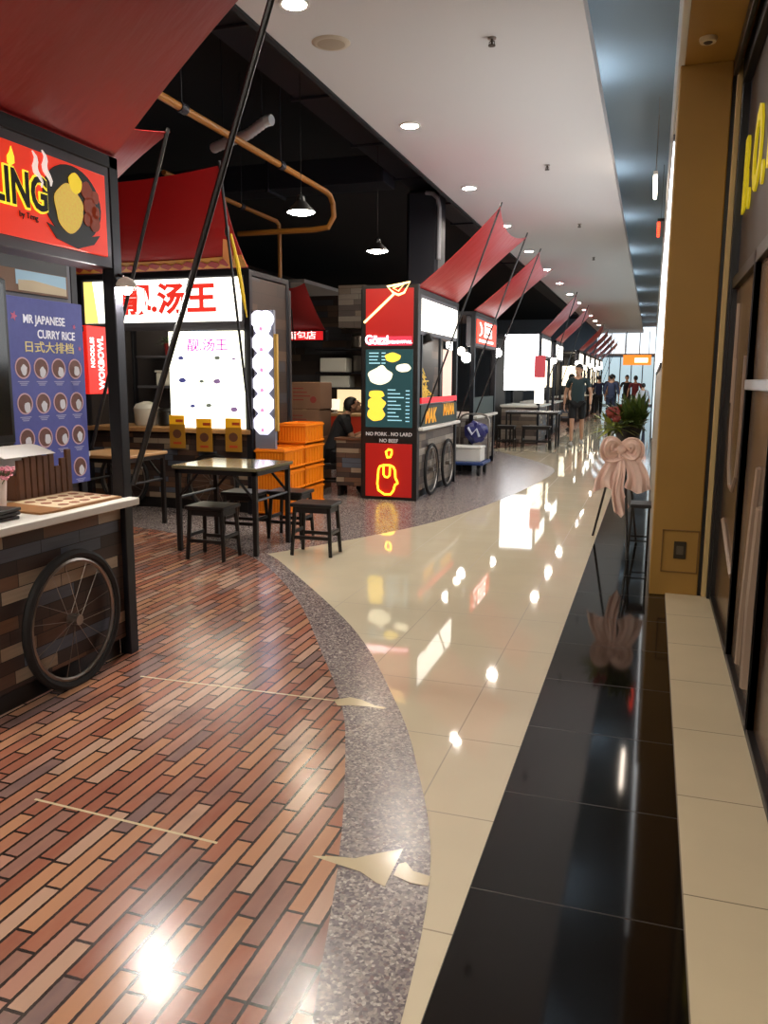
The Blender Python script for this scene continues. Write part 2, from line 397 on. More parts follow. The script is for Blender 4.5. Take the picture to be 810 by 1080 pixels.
# ------------------------------------------------------------------ shop front on the right
SX = .48
def shop():
    base_ = M_BLKW
    fas = MB(); fas.box(SX, SX+.1, -1, 5.78, 2.13, 3.46, .004)
    f = struct('wall_shop_fascia', fas, mat('fascia_brown', (66,52,46), .5, noise=.1, nscale=3), 'brown fascia above the shop windows')
    L = MB()
    for ch, y in (('B', 5.60), ('O', 5.02), ('B', 4.42)): L.text(ch, (.472, y, 2.70), -Y_, Z_, .60, .006, bold=.025, sx=.78)
    for y in (5.34, 4.71): L.disc((.466,0,0), -Y_, Z_, -y, 2.53, .045, .012, 14, r2=.06)
    o = L.build('shop_lettering', mat('yellow_letter', (228,206,32), .4, 0, (228,206,32), .25)); tag(o, 'large yellow letters B.O. on the brown shop fascia', 'sign lettering')
    cup = mat('mural_cup', (150,128,110), .35); br = mural('mural_brown', (78,56,42), (120,92,66), (46,34,28)); tn = mural('mural_tan', (150,122,92), (98,80,66), (54,46,44))
    wins = [(4.55, 5.74), (3.55, 4.50), (2.4, 3.50), (1.2, 2.35)]
    for i, (y0, y1) in enumerate(wins):
        r = bpy.data.objects.new('window_%d' % (i+1), None); COL.objects.link(r); r.location = (SX, (y0+y1)/2, 0); r['kind'] = 'structure'
        fm = MB()
        for a, b, c, d in ((y0-.05, y0, .018, 2.13), (y1, y1+.04, .018, 2.13), (y0, y1, .018, .05), (y0, y1, 2.06, 2.13)): fm.box(SX-.03, SX+.03, a, b, c, d, .003)
        fm.build('window_frame', base_, r)
        MB().box(SX, SX+.02, y0, y1, .05, 2.06, 0).build('pane', br if i % 2 == 0 else tn, r)
        if i:
            MB().box(SX-.035, SX, y0-.02, y1+.02, 1.44, 1.49, .004).build('rail', mat('rail_white', (190,196,204), .3, .4), r, 'pale horizontal rail')
        if i < 2:
            m = MB(); yc = (y0+y1)/2
            if i == 0:
                U = [(yc+.30, 1.62), (yc+.30, 1.2), (yc+.25, .98), (yc+.12, .86), (yc-.05, .85), (yc-.2, .95), (yc-.27, 1.2), (yc-.27, 1.62)]
                m.path([(SX-.002, a, b) for a, b in U], .012, 6)
                m.path([(SX-.002, yc+.3, .62), (SX-.002, yc-.05, .52), (SX-.002, yc-.4, .42)], .02, 6)
                m.path([(SX-.002, yc+.35, 1.95-.2*k) for k in range(4)], .014, 6)
            else:
                m.path([(SX-.002, yc-.1, 1.1), (SX-.002, yc, .8), (SX-.002, yc+.1, .4), (SX-.002, yc+.12, .12)], .02, 6)
                m.path([(SX-.002, yc-.3, .95), (SX-.002, yc-.2, .5), (SX-.002, yc-.22, .12)], .03, 6)
            m.build('mural_lines', cup, r)
    # header channel above the door glass
    struct('trim_6', MB().box(.375, .40, 1, 5.83, 3.36, 3.46, .003).box(.43, .478, 1, 5.80, 3.30, 3.46, .003), M_BLKW, 'black shutter channel under the soffit')
def mural(name, a, b, c):
    t = NT(name); _, p = t.pos()
    n = t.noise(p, 1.7, 5); m = t.n('TexWave'); t.put(m.inputs['Vector'], p); m.inputs['Scale'].default_value = 1.1; m.inputs['Distortion'].default_value = 7
    col = t.mix(n, a, b); col = t.mix(t.math('MULTIPLY', m.outputs[1], .6), col, c)
    t.set(**{'Base Color': col, 'Roughness': .22}); return t.m
shop()
# ------------------------------------------------------------------ ceiling fittings
GL = 'recessed downlights along the ceiling edge'
for i in range(14):
    y = 2.92 + 3.02*i
    t = thing('downlight', 'round recessed downlight in white ceiling', 'ceiling light', (-2.65, y, CZ), GL)
    t['label'] = ['downlight just outside the top of the frame, nearest the viewer', 'downlight at the top edge by the black canopy pole', 'downlight in the white ceiling below the round speaker grille', 'downlight in the white ceiling just left of the first red sail peak', 'downlight hidden above the first row of red sails', 'downlight peeping behind the peak of the second red sail', 'downlight over the second red sail tip', 'downlight between the second and third red sails', 'downlight right of the third red sail', 'downlight beyond the third red sail', 'far small downlight before the grouped sails', 'far downlight over the grouped red sails', 'second last tiny downlight in the ceiling row', 'last tiny downlight of the ceiling row'][i]
    m = MB(); m.annulus((-2.65, y, CZ-.012), X_, -Y_, 0, 0, .09, .115, .012, 24); m.build('trim_ring', M_WHITE, t)
    MB().lathe((-2.65, y, CZ-.006), [(.09,0), (.09,.004)], 20).build('lamp_disc', M_LAMP, t)
spk = thing('ceiling_speaker', 'round beige speaker grille in the white ceiling', 'speaker', (-2.656,6.68,CZ))
MB().lathe((-2.656,6.68,CZ-.014), [(.12,0), (.15,.006), (.16,.014)], 28).build('speaker_rim', mat('beige_plastic', (186,174,156), .6), spk)
MB().lathe((-2.656,6.68,CZ-.02), [(.06,0), (.115,.006)], 24).build('grille', mat('beige_mesh', (166,152,134), .8), spk)
for (x, y), lb in zip(((-1.38,6.97), (-1.43,11.05), (-1.37,15.2), (-1.4,19.3)), ('sprinkler head in the ceiling nearest the viewer', 'sprinkler head in mid ceiling right of the first red sail', 'small sprinkler head further down the white ceiling', 'tiny far sprinkler head in the white ceiling')):
    t = thing('sprinkler', lb, 'sprinkler', (x, y, CZ), 'sprinkler heads in the white ceiling')
    MB().lathe((x, y, CZ-.01), [(.035,0), (.035,.01)], 14).build('escutcheon', M_CHROME, t)
    m = MB(); m.tube((x,y,CZ-.01), (x,y,CZ-.05), .01); m.lathe((x,y,CZ-.062), [(.03,0), (.03,.006)], 12)
    m.path([(x-.022,y,CZ-.058), (x-.02,y,CZ-.03), (x,y,CZ-.02), (x+.02,y,CZ-.03), (x+.022,y,CZ-.058)], .004, 6); m.build('deflector', mat('dark_brass', (70,60,52), .4, .6), t)
for k, y in enumerate((4.4, 7.0, 9.6, 14, 18, 22.5, 27, 32, 38, 44)):
    t = thing('cove_tube', 'cove light tube', 'cove light', (-.80, y, CZ+.14), 'tubes hidden on top of the ceiling edge')
    t['label'] = 'tube light lying hidden on the white ceiling edge, washing the recess beside it'
    MB().box(-.83, -.77, y-.45, y+.45, CZ+.141, CZ+.16, .002).build('batten', M_WHITE, t)
    MB().tube((-.80,y-.42,CZ+.175), (-.80,y+.42,CZ+.175), .014, seg=8).build('tube', E_('cove_glow', (226,240,255), 60), t)
t = thing('tube_light', 'bright vertical-looking white tube light over the right shop fronts', 'tube light', (-.1,11.0,3.8))
MB().box(-.125,-.075,10.45,11.7,3.86,3.90,.003).build('housing', M_WHITE, t)
MB().tube((-.1,10.5,3.84), (-.1,11.65,3.84), .02, seg=10).build('tube', E_('tube_glow', (255,238,220), 22), t)
h = MB(); h.tube((-.1,10.7,3.9), (-.1,10.7,4.78), .003); h.tube((-.1,11.4,3.9), (-.1,11.4,4.78), .003); h.build('hanger', M_CHROME, t)
for (x, y), lb in zip(((-2.65,-.1), (-1.15,.2), (-1.15,-1.9), (-.75,-.9)), ('downlight in the ceiling above the near end of the noodle kiosk', 'added fill downlight straight above the viewer', 'added fill downlight behind the viewer over the cream tiles', 'added fill downlight behind the viewer nearest the shop front')):  # last three are unseen lights added to brighten the foreground
    t = thing('downlight', lb, 'ceiling light', (x, y, CZ), GL)
    m = MB(); m.annulus((x, y, CZ-.012), X_, -Y_, 0, 0, .09, .115, .012, 24); m.build('trim_ring', M_WHITE, t)
    MB().lathe((x, y, CZ-.006), [(.09,0), (.09,.004)], 20).build('lamp_disc', M_LAMP, t)
# open black ceiling: ducts, pipes, hose, lamps
t = thing('air_duct', 'long dark rectangular duct running under the black ceiling edge', 'duct', (-3.75,12,4.95))
MB().box(-3.95,-3.2,0,40,4.55,5.1,.01).build('duct_body', M_DUCT, t)
for k in range(14):
    y = 1.2 + 1.9*k; f = MB()
    f.box(-3.99,-3.16,y,y+.04,4.52,5.13,.004); f.build('duct_flange', M_DUCT, t)
t = thing('air_duct', 'dark square duct crossing the ceiling above the soup stall', 'duct', (-7,12.6,4.6))
MB().box(-12,-4.05,12.3,12.9,4.45,4.85,.01).build('duct_body', M_DUCT, t)
f = MB()
for x in (-10,-8,-6): f.box(x,x+.04,12.26,12.94,4.41,4.89,.004)
f.build('duct_flange', M_DUCT, t)
m = MB(); m.path([(-4.02,2,3.8), (-4.02,9.9,3.8), (-4.02,10.05,3.78), (-4.02,10.15,3.7), (-4.02,10.18,3.55), (-4.1,10.18,3.42), (-4.3,10.18,3.4), (-5.4,10.18,3.4)], .035, 10)
t = thing('yellow_pipe', 'long yellow pipe running above the first red canopy towards the pendant lamp', 'pipe', (-4.02,6,3.8)); m.build('pipe_run', M_PIPE, t)
c = MB()
for y in (4.6,6.6,8.6): c.tube((-4.02,y-.05,3.8), (-4.02,y+.05,3.8), .048, seg=10); c.tube((-4.02,y,3.84), (-4.02,y,5.5), .006, seg=6)
c.build('pipe_clamp', M_DUCT, t)
t = thing('yellow_pipe', 'shorter yellow pipe beside the soup stall canopy with a drop to the stall', 'pipe', (-5.45,11,3.8))
MB().path([(-5.44,8.5,3.8), (-5.46,11.5,3.8), (-5.47,11.6,3.77), (-5.47,11.62,3.6), (-5.47,11.62,2.6)], .03, 10).build('pipe_run', M_PIPE, t)
c = MB(); c.tube((-5.455,10.4,3.84), (-5.455,10.4,5.5), .006, seg=6); c.tube((-5.455,10.35,3.8), (-5.455,10.45,3.8), .042, seg=10); c.build('pipe_clamp', M_DUCT, t)
def hose(pts, r): 
    P = []; n = 40
    for i in range(n+1):
        s_ = i/n*(len(pts)-1); k = min(int(s_), len(pts)-2); f_ = s_-k; P.append(V(pts[k]).lerp(V(pts[k+1]), f_))
    return MB().path(P, [r*(1+.12*(i % 2)) for i in range(n+1)], 12)
t = thing('flexible_duct', 'silver flexible hose hanging below the black ceiling', 'duct', (-3.95,7.55,3.8))
hose([(-4.81,8.53,4.02), (-4.54,8.42,4.05), (-4.27,8.31,4.06), (-4.01,8.22,4.15), (-3.93,8.2,4.15)], .052).build('hose', M_SILV, t)
c = MB(); c.tube((-4.65,8.465,4.06), (-4.65,8.465,5.5), .005, seg=6); c.tube((-4.06,8.235,4.17), (-4.06,8.235,5.5), .005, seg=6); c.build('hanger', M_DUCT, t)
for k, (x, y, z, lb) in enumerate(((-3.65,5.05,3.4,'pendant lamp behind the nearest red canopy'), (-3.59,8.16,3.2,'pendant lamp over the gap right of the soup stall canopy'), (-3.65,10.85,3.2,'smaller pendant lamp just left of the black column'), (-9.0,10.6,3.4,'far left pendant lamp behind the stalls'))):
    t = thing('pendant_lamp', lb, 'pendant lamp', (x, y, z), 'pendant lamps under the black ceiling')
    MB().lathe((x,y,z), [(.155,0), (.15,.015), (.09,.07), (.05,.11), (.04,.16), (.015,.18)], 22).build('shade', M_BLKW, t)
    MB().lathe((x,y,z-.025), [(.03,0), (.10,.008), (.14,.022), (.145,.027)], 22).build('bulb', E_('pendant_glow', (255,240,214), 90), t)
    MB().tube((x,y,z+.18), (x,y,4.553 if x > -5 else 5.5), .004, seg=6).build('cord', M_BLKW, t)
struct('pillar_black', MB().box(-3.95,-3.42,13.2,13.75,0,4.5,.05), mat('column_black', (24,25,34), .5), 'black column rising behind the corner kiosk')
t = thing('duct_elbow', 'pale curved metal edge beside the top of the black column', 'duct', (-3.39,13.2,4.2))
MB().path([(-3.62,13.18,4.44), (-3.5,13.18,4.42), (-3.42,13.18,4.34), (-3.39,13.18,4.2), (-3.39,13.18,3.4)], .035, 8).build('elbow', mat('pale_metal', (150,150,156), .5, .3), t)
# ------------------------------------------------------------------ kiosks
def sail_P(A0, A1, B0, B1, dip, cut):
    A0, A1, B0, B1 = V(A0), V(A1), V(B0), V(B1)
    n = (A1-A0).cross(B0-A0).normalized()
    if n.z < 0: n = -n
    def P(u, v):
        k = 4*v*(1-v); uu = .5 + (u-.5)*(1 - cut*k)
        vv = v*(1 - cut*4*u*(1-u))
        p = A0.lerp(A1, uu).lerp(B0.lerp(B1, uu), vv)
        return p - n*dip*4*u*(1-u)*(4*vv*(1-vv)*.7+.3*vv)
    return P
def sail(A0, A1, B0, B1, dip=.10, cut=.10, th=.006, nu=14, nv=14):
    m = MB(); m.grid(sail_P(A0, A1, B0, B1, dip, cut), nu, nv, th); return m
def wheel(parent, c, ax, r=.36, spokes=14):
    """spoked cart wheel, axis ax, as part with rim, spokes, hub below it"""
    c = V(c); u = ax.orthogonal().normalized(); v = ax.cross(u); N = 36
    ty = MB(); ty.path([c + u*(r-.02)*math.cos(2*PI*i/N) + v*(r-.02)*math.sin(2*PI*i/N) for i in range(N)], .022, 8, True)
    o = ty.build('wheel', M_RUB, parent)
    rm = MB(); rm.path([c + u*(r-.05)*math.cos(2*PI*i/N) + v*(r-.05)*math.sin(2*PI*i/N) for i in range(N)], .011, 6, True); rm.build('rim', M_CHROME, o)
    sp = MB()
    for i in range(spokes):
        a = 2*PI*i/spokes; b = a + (.5 if i % 2 else -.5)
        sp.tube(c + ax*(.018 if i % 2 else -.018) + (u*math.cos(a)+v*math.sin(a))*.025, c + (u*math.cos(b)+v*math.sin(b))*(r-.055), .0016, seg=5)
    sp.build('spokes', M_CHROME, o)
    MB().tube(c - ax*.03, c + ax*.03, .026, seg=12).build('hub', M_CHROME, o)
    return o
def kiosk(name, label, y0, y1, xf, depth=1.35, plank=None, sign=None, wheels=(), tipx=None, tipz=3.42, sign_label=None, npole=2, top=2.5, glass=False, poles=True, lamp=True, ct=.90, cut=.10):
    """market stall whose counter faces +X (the aisle)"""
    plank = plank or M_PLANK
    t = thing(name, label, 'food stall', (xf-depth/2, (y0+y1)/2, 0), 'food stalls along the aisle')
    xb = xf-depth
    for (x, y) in ((xf-.07, y0), (xf-.07, y1-.07), (xb, y0), (xb, y1-.07)):
        MB().box(x, x+.07, y, y+.07, 0, top+.06, .004).build('corner_post', M_FRAME, t)
    rf = MB(); rf.box(xb, xf, y0, y1, top, top+.06, .004); rf.build('roof_frame', M_FRAME, t)
    sb = MB(); sb.box(xf-.16, xf-.005, y0+.07, y1-.07, 2.02, top, .004); s_ = sb.build('sign_box', M_FRAMEG, t)
    fm = sign or E_('sign_white', (255,250,236), 2.6)
    MB().box(xf-.006, xf+.008, y0+.12, y1-.12, 2.07, top-.05, .002).build('sign_face', fm, s_, sign_label)
    ct_ = MB(); ct_.box(xb+.3, xf-.03, y0+.06, y1-.06, .10, ct-.04, .004); cart = ct_.build('cart', plank, t)
    MB().box(xb+.32, xf-.06, y0+.08, y1-.08, 0.0, .10, .002).build('plinth', M_BLKW, cart)
    MB().box(xb+.26, xf+.06, y0+.02, y1-.02, ct-.04, ct, .005).build('counter', M_WHITE, t)
    MB().box(xb, xb+.06, y0+.07, y1-.07, 0, top, .002).build('back_wall', M_DARKIN, t)
    for wy in wheels: wheel(t, (xf+.015, wy, .33), X_, .34)
    tx = tipx if tipx is not None else xf+.98
    sail((xf-.02, y0, top+.07), (xf-.02, y1, top+.07), (tx, y0, tipz), (tx, y1, tipz), cut=cut).build('canopy', M_SAIL, t)
    if poles:
        for y in (y0+.03, y1-.03)[:npole]:
            MB().path([(xf+.03, y, .93), (tx+.01, y, tipz+.06)], .016 if y0 < 9 else .011, 8).build('canopy_pole', M_POLE, t)
    if lamp:
        lm = MB(); lm.tube((xf-.3, y0+.35, top), (xf-.3, y0+.35, 2.02), .008, seg=6); l_ = lm.build('lamp_cord', M_BLKW, t)
        MB().ell((xf-.3, y0+.35, 1.95), .07, 12).build('bulb', E_('bulb_glow', (255,244,222), 9), l_)
    return t
# --- noodle kiosk, nearest on the left
K1 = kiosk('food_kiosk', 'nearest kiosk at left with red LING noodle sign and big red canopy', 1.35, 3.65, -2.60, 1.5, sign=mat('ling_red', (214,52,28), .4, 0, (214,46,22), .85, noise=0), wheels=(3.13,), tipx=-1.62, ct=.86, lamp=False, cut=.03)
sg = [c for c in K1.children if c.name.startswith('sign_box')][0]
m = MB(); xs = -2.588
m.text('LING', (xs, 2.945, 2.262), Y_, Z_, .20, .003, align='CENTER', bold=.06, sx=.74); m.build('letter_outline', mat('ling_yellow', (250,232,60), .4, 0, (250,232,60), .9), sg, 'yellow outline of the LING letters')
m = MB(); m.text('LING', (xs+.004, 2.945, 2.262), Y_, Z_, .20, .003, bold=.02, sx=.74); m.build('lettering', mat('ling_black', (24,20,12), .5), sg, 'black LING letters')
m = MB(); m.poly([(2.90,2.35), (2.925,2.365), (2.925,2.39), (2.91,2.43), (2.90,2.405), (2.885,2.385), (2.885,2.36)], (xs,0,0), Y_, Z_, .003); m.build('flame', mat('ling_yellow'), sg)
m = MB(); m.text('by Teng', (xs, 2.99, 2.165), Y_, Z_, .035, .002); m.build('small_lettering', mat('ling_black'), sg)
m = MB(); m.disc((xs,0,0), Y_, Z_, 3.285, 2.275, .20, .004, 32, r2=.165); m.poly([(3.10,2.16), (3.16,2.10), (3.30,2.075), (3.42,2.11), (3.47,2.16), (3.3,2.12)], (xs+.001,0,0), Y_, Z_, .004); pan = m.build('pan_picture', mat('pan_black', (26,24,24), .4), sg, 'black pan in the sign picture')
m = MB(); m.disc((xs+.004,0,0), Y_, Z_, 3.25, 2.245, .095, .003, 40, r2=.105, wob=.05); m.build('noodles_picture', mat('noodle_yellow', (226,190,84), .5, 0, (226,190,84), .6, noise=.35, nscale=90), sg, 'yellow noodles in the sign picture')
m = MB()
for a, b, r in ((3.40,2.28,.045),(3.43,2.21,.04),(3.38,2.35,.04),(3.44,2.33,.03),(3.38,2.22,.03),(3.44,2.26,.03)): m.disc((xs+.004,0,0), Y_, Z_, a, b, r, .003, 16, wob=.06, k0=a*30)
m.build('meat_picture', mat('meat_brown', (132,56,34), .5, 0, (132,56,34), .5, noise=.3, nscale=40), sg)
m = MB(); m.disc((xs+.005,0,0), Y_, Z_, 3.30, 2.365, .045, .003, 16, wob=.05); m.build('egg_picture', mat('egg_yellow', (246,210,50), .5, 0, (246,210,50), .7), sg)
m = MB()
for y in (3.03, 3.09):
    m.path([(xs+.004, y+.012*math.sin(k*1.3)+.006*k, 2.44-.02*k+(y-3.03)*.3) for k in range(8)], [.003+.009*math.sin(PI*k/7) for k in range(8)], 6)
m.build('steam_picture', mat('steam_white', (240,226,220), .5, 0, (240,226,220), .7), sg)
MB().box(-3.42, -3.36, 1.9, 3.5, 2.45, 2.49, .004).build('fill_tube', E_('fill_glow2', (255,240,220), 10), K1)  # fill light added under the roof to brighten the noodle counter
# things on the noodle counter (top at .86)
CT = .861
t = thing('placemat_stack', 'patterned paper menus lying flat along the near counter edge', 'menu', (-2.80,3.33,CT))
MB().poly([(-2.98,3.02), (-2.62,2.98), (-2.60,3.05), (-2.60,3.56), (-2.98,3.64)], (0,0,CT+.010), X_, Y_, .010).build('board', mat('menu_wood', (150,104,60), .5, noise=.25, nscale=18), t)
m = MB(); random.seed(3)
m.poly([(-2.95,3.18), (-2.62,3.12), (-2.615,3.55), (-2.95,3.60)], (0,0,CT+.0125), X_, Y_, .0025); m.mats = []; m.cur = 0
m.mats.append(mat('menu_cream', (226,204,172), .5)); m.use(mat('menu_brown', (146,84,52), .6))
for i in range(5):
    for j in range(3):
        m.disc((0,0,CT+.0145), X_, Y_, -2.88+.1*j, 3.21+.08*i, .026, .002, 12, wob=.08, k0=i+j)
m.build('menu_sheet', None, t)
for k in range(3):
    m = MB(); z = CT+.018*k
    m.obox(V((-2.735+.004*k, 2.80, z+.008)), V((1,.1*k-.1,0)).normalized(), V((.1-.1*k,1,0)).normalized(), Z_, .20, .15, .015, .003)
    base(m, 'menu_folder', M_BLKW, (-2.735,2.80,z), ('bottom black menu folder of the pile on the counter corner', 'middle black menu folder of the pile on the counter', 'top black menu folder of the pile on the counter')[k], 'menu', 'black menu folders')
t = thing('cutlery_box', 'rustic box of upright dark wood slats on the noodle counter', 'box', (-3.06,3.46,CT))
random.seed(5)
for i in range(9):
    h_ = .15+.09*random.random(); y = 3.28+.045*i
    MB().box(-3.02,-3.0,y,y+.038,CT,CT+h_,.003).build('slat', M_DKWOOD, t)
MB().box(-3.19,-3.02,3.28,3.68,CT,CT+.13,.004).build('box_body', M_DKWOOD, t)
t = thing('paper_box', 'white cardboard tray holding loose paper sheets behind the slatted box', 'box', (-3.28,3.4,CT))
m = MB(); m.box(-3.40,-3.20,3.1,3.62,CT,CT+.235,.004); m.build('box_body', mat('card_white', (212,204,198), .7), t)
MB().grid(lambda u, v: V((-3.27+.30*u, 3.16+.36*v, CT+.25+.02*math.sin(PI*u)-.05*max(0,u-.55))), 8, 6, .002).build('sheet', mat('paper_white', (232,228,226), .7), t)
t = thing('display_screen', 'tall black display screen hanging at the left edge over the noodle counter', 'screen', (-3.31,3.25,1.12))
MB().box(-3.335,-3.295,2.86,3.61,1.12,2.0,.012).build('screen_case', mat('case_black', (16,16,19), .3), t)
MB().box(-3.297,-3.2935,2.89,3.58,1.17,1.97,.001).build('screen', mat('screen_off', (10,11,14), .12), t)
m = MB()
for y in (3.0,3.45): m.tube((-3.32,y,1.95), (-3.32,y,2.5), .014, seg=8)
m.build('hanger', M_FRAME, t)
t = thing('flower_cup', 'white cup of small pink flowers on the noodle counter', 'flower cup', (-2.92,3.05,CT))
MB().lathe((-2.92,3.05,CT+.0), [(.032,0), (.036,.02), (.045,.15), (.041,.15), (.035,.03)], 20).build('cup', mat('cup_white', (238,226,220), .35), t)
random.seed(11); m = MB(); n_ = MB()
for i in range(26):
    a = random.random()*2*PI; r = .02+.055*random.random(); z = CT+.15+.05*random.random(); c0 = V((-2.92+r*math.cos(a), 3.05+r*math.sin(a), z))
    n_.tube((-2.92+.3*r*math.cos(a), 3.05+.3*r*math.sin(a), CT+.10), c0, .002, seg=5)
    for k in range(5):
        b = 2*PI*k/5+a; m.ell(c0 + V((.011*math.cos(b), .011*math.sin(b), .004*math.sin(b*2))), (.009,.009,.004), 6)
m.build('blossoms', mat('blossom_pink', (236,160,178), .6), t); n_.build('stems', mat('stem_green', (92,112,66), .7), t)
# --- curry rice kiosk behind the noodle kiosk
K2 = kiosk('food_kiosk', 'kiosk behind the noodle kiosk, carrying the blue curry rice menu', 3.95, 5.45, -4.30, 1.3, sign=M_BLKW, tipx=-3.42, tipz=3.24, poles=False, lamp=False)
m = MB(); m.use(mat('strip_wood', (112,84,66), .6)).box(-4.292,-4.284,4.36,5.32,2.075,2.235,.002); m.use(E_('sky_picture', (128,160,180), .3)).rect((-4.282,0,0), Y_, Z_, 4.78, 5.30, 2.13, 2.23, .002); m.use(mat('strip_cream', (190,176,150), .6)).poly([(4.80,2.09),(5.3,2.09),(5.3,2.14),(4.95,2.17),(4.80,2.16)], (-4.281,0,0), Y_, Z_, .002); m.rect((-4.282,0,0), Y_, Z_, 4.45, 4.55, 2.13, 2.22, .002); m.build('picture_strip', None, K2, 'framed landscape strip over the menu')
MB().path([(-4.22,5.42,.93), (-3.42,5.42,3.26)], .014, 8).build('canopy_pole', M_POLE, K2)
t = thing('menu_banner', 'blue curry rice menu banner with rows of round dish pictures', 'menu board', (-4.2,5.05,.7))
bx = -4.215; by0, by1, bz0, bz1 = 4.60, 5.38, .67, 2.035
MB().box(bx-.02,bx,by0,by1,bz0,bz1,.003).build('board', mat('banner_blue', (66,72,140), .5, 0, (66,72,140), .12, noise=.18, nscale=26), t)
m = MB(); m.text('MR JAPANESE', (bx+.002, 4.96, 1.885), Y_, Z_, .085, .002, sx=.85, bold=.012); m.build('lettering', mat('banner_white', (226,226,236), .5, 0, (226,226,236), .2), t, 'white lettering'); m = MB(); m.text('CURRY RICE', (bx+.002, 5.08, 1.785), Y_, Z_, .085, .002, sx=.85, bold=.012); m.build('lettering', mat('banner_white', (226,226,236), .5, 0, (226,226,236), .2), t, 'white lettering')
m = MB(); m.text('日式大排档', (bx+.002, 5.0, 1.69), Y_, Z_, .085, .002, sx=1.25, bold=.004); m.build('chinese_lettering', mat('banner_gold', (206,190,130), .5, 0, (206,190,130), .2), t)
random.seed(2); cap = MB()
for r in range(4):
    for c_ in range(4):
        y = by0+.115+.183*c_; z = 1.545-.25*r; a = random.random()*2
        dm = MB(); dm.use(mat('rim_pink', (196,160,170), .5)).annulus((bx+.003,0,0), Y_, Z_, y, z, .066, .076, .003, 22)
        dm.use(mat('curry_brown', (98,58,48), .5, noise=.4, nscale=30)).disc((bx+.002,0,0), Y_, Z_, y, z, .067, .002, 20)
        dm.use(mat('rice_white', (204,204,212), .5)).disc((bx+.004,0,0), Y_, Z_, y+.028-.02*random.random(), z-.012-.02*random.random(), .030, .002, 14, r2=.038, wob=.09, k0=a*3)
        dm.use(mat('caption_grey', (150,150,190), .5))
        for hw, dz in ((.055,.098), (.04,.110), (.03,.122)): dm.rect((bx+.002,0,0), Y_, Z_, y-hw, y+hw, z-dz, z-dz+.007, .002)
        dm.build('dish_picture', None, t)
for a, b, r in ((4.66,1.90,.035), (5.28,1.86,.02), (5.33,1.70,.02)): 
    m = MB(); m.poly([(a+(r if i % 2 == 0 else r*.45)*math.cos(2*PI*i/10), b+(r if i % 2 == 0 else r*.45)*math.sin(2*PI*i/10)) for i in range(10)], (bx+.002,0,0), Y_, Z_, .002)
    m.build('flower_motif', mat('motif_pink', (190,92,130), .5), t)
t = thing('hanging_sign', 'red vertical sign with white sideways letters beside the blue banner', 'sign', (-4.28,5.62,1.6))
MB().box(-4.32,-4.275,5.50,5.78,1.35,1.89,.004).build('sign_panel', mat('wok_red', (214,40,26), .4, 0, (226,34,22), .75), t)
m = MB(); m.text('WOKBOWL', (-4.272,5.665,1.60), Z_, -Y_, .10, .002, bold=.02, sx=.78); m.text('NOODLES', (-4.272,5.56,1.68), Z_, -Y_, .065, .002, bold=.015, sx=.8); m.build('lettering', mat('glow_white', (255,240,236), .4, 0, (255,240,236), 1.6), t)
MB().box(-4.33,-4.30,5.45,5.52,1.84,1.88,.002).build('bracket', M_FRAME, t)
t = thing('spot_lamp', 'small glaring spotlight on the corner post of the noodle kiosk under its sign', 'spotlight', (-2.56,3.62,1.94))
MB().ell((-2.56,3.62,1.928), .032, 14).build('bulb', E_('spot_glow', (255,248,240), 1500), t)
MB().path([(-2.575,3.62,1.985), (-2.60,3.62,1.995), (-2.615,3.62,2.0)], .008, 6).build('bracket', M_BLKW, t)
MB().lathe((-2.56,3.62,1.93), [(.052,0), (.050,.02), (.036,.042), (.012,.054), (.010,.050), (.033,.039), (.046,.019), (.048,0)], 20).build('added_dome', M_WHITE, t)  # dome added over the bulb to keep its light off the canopy
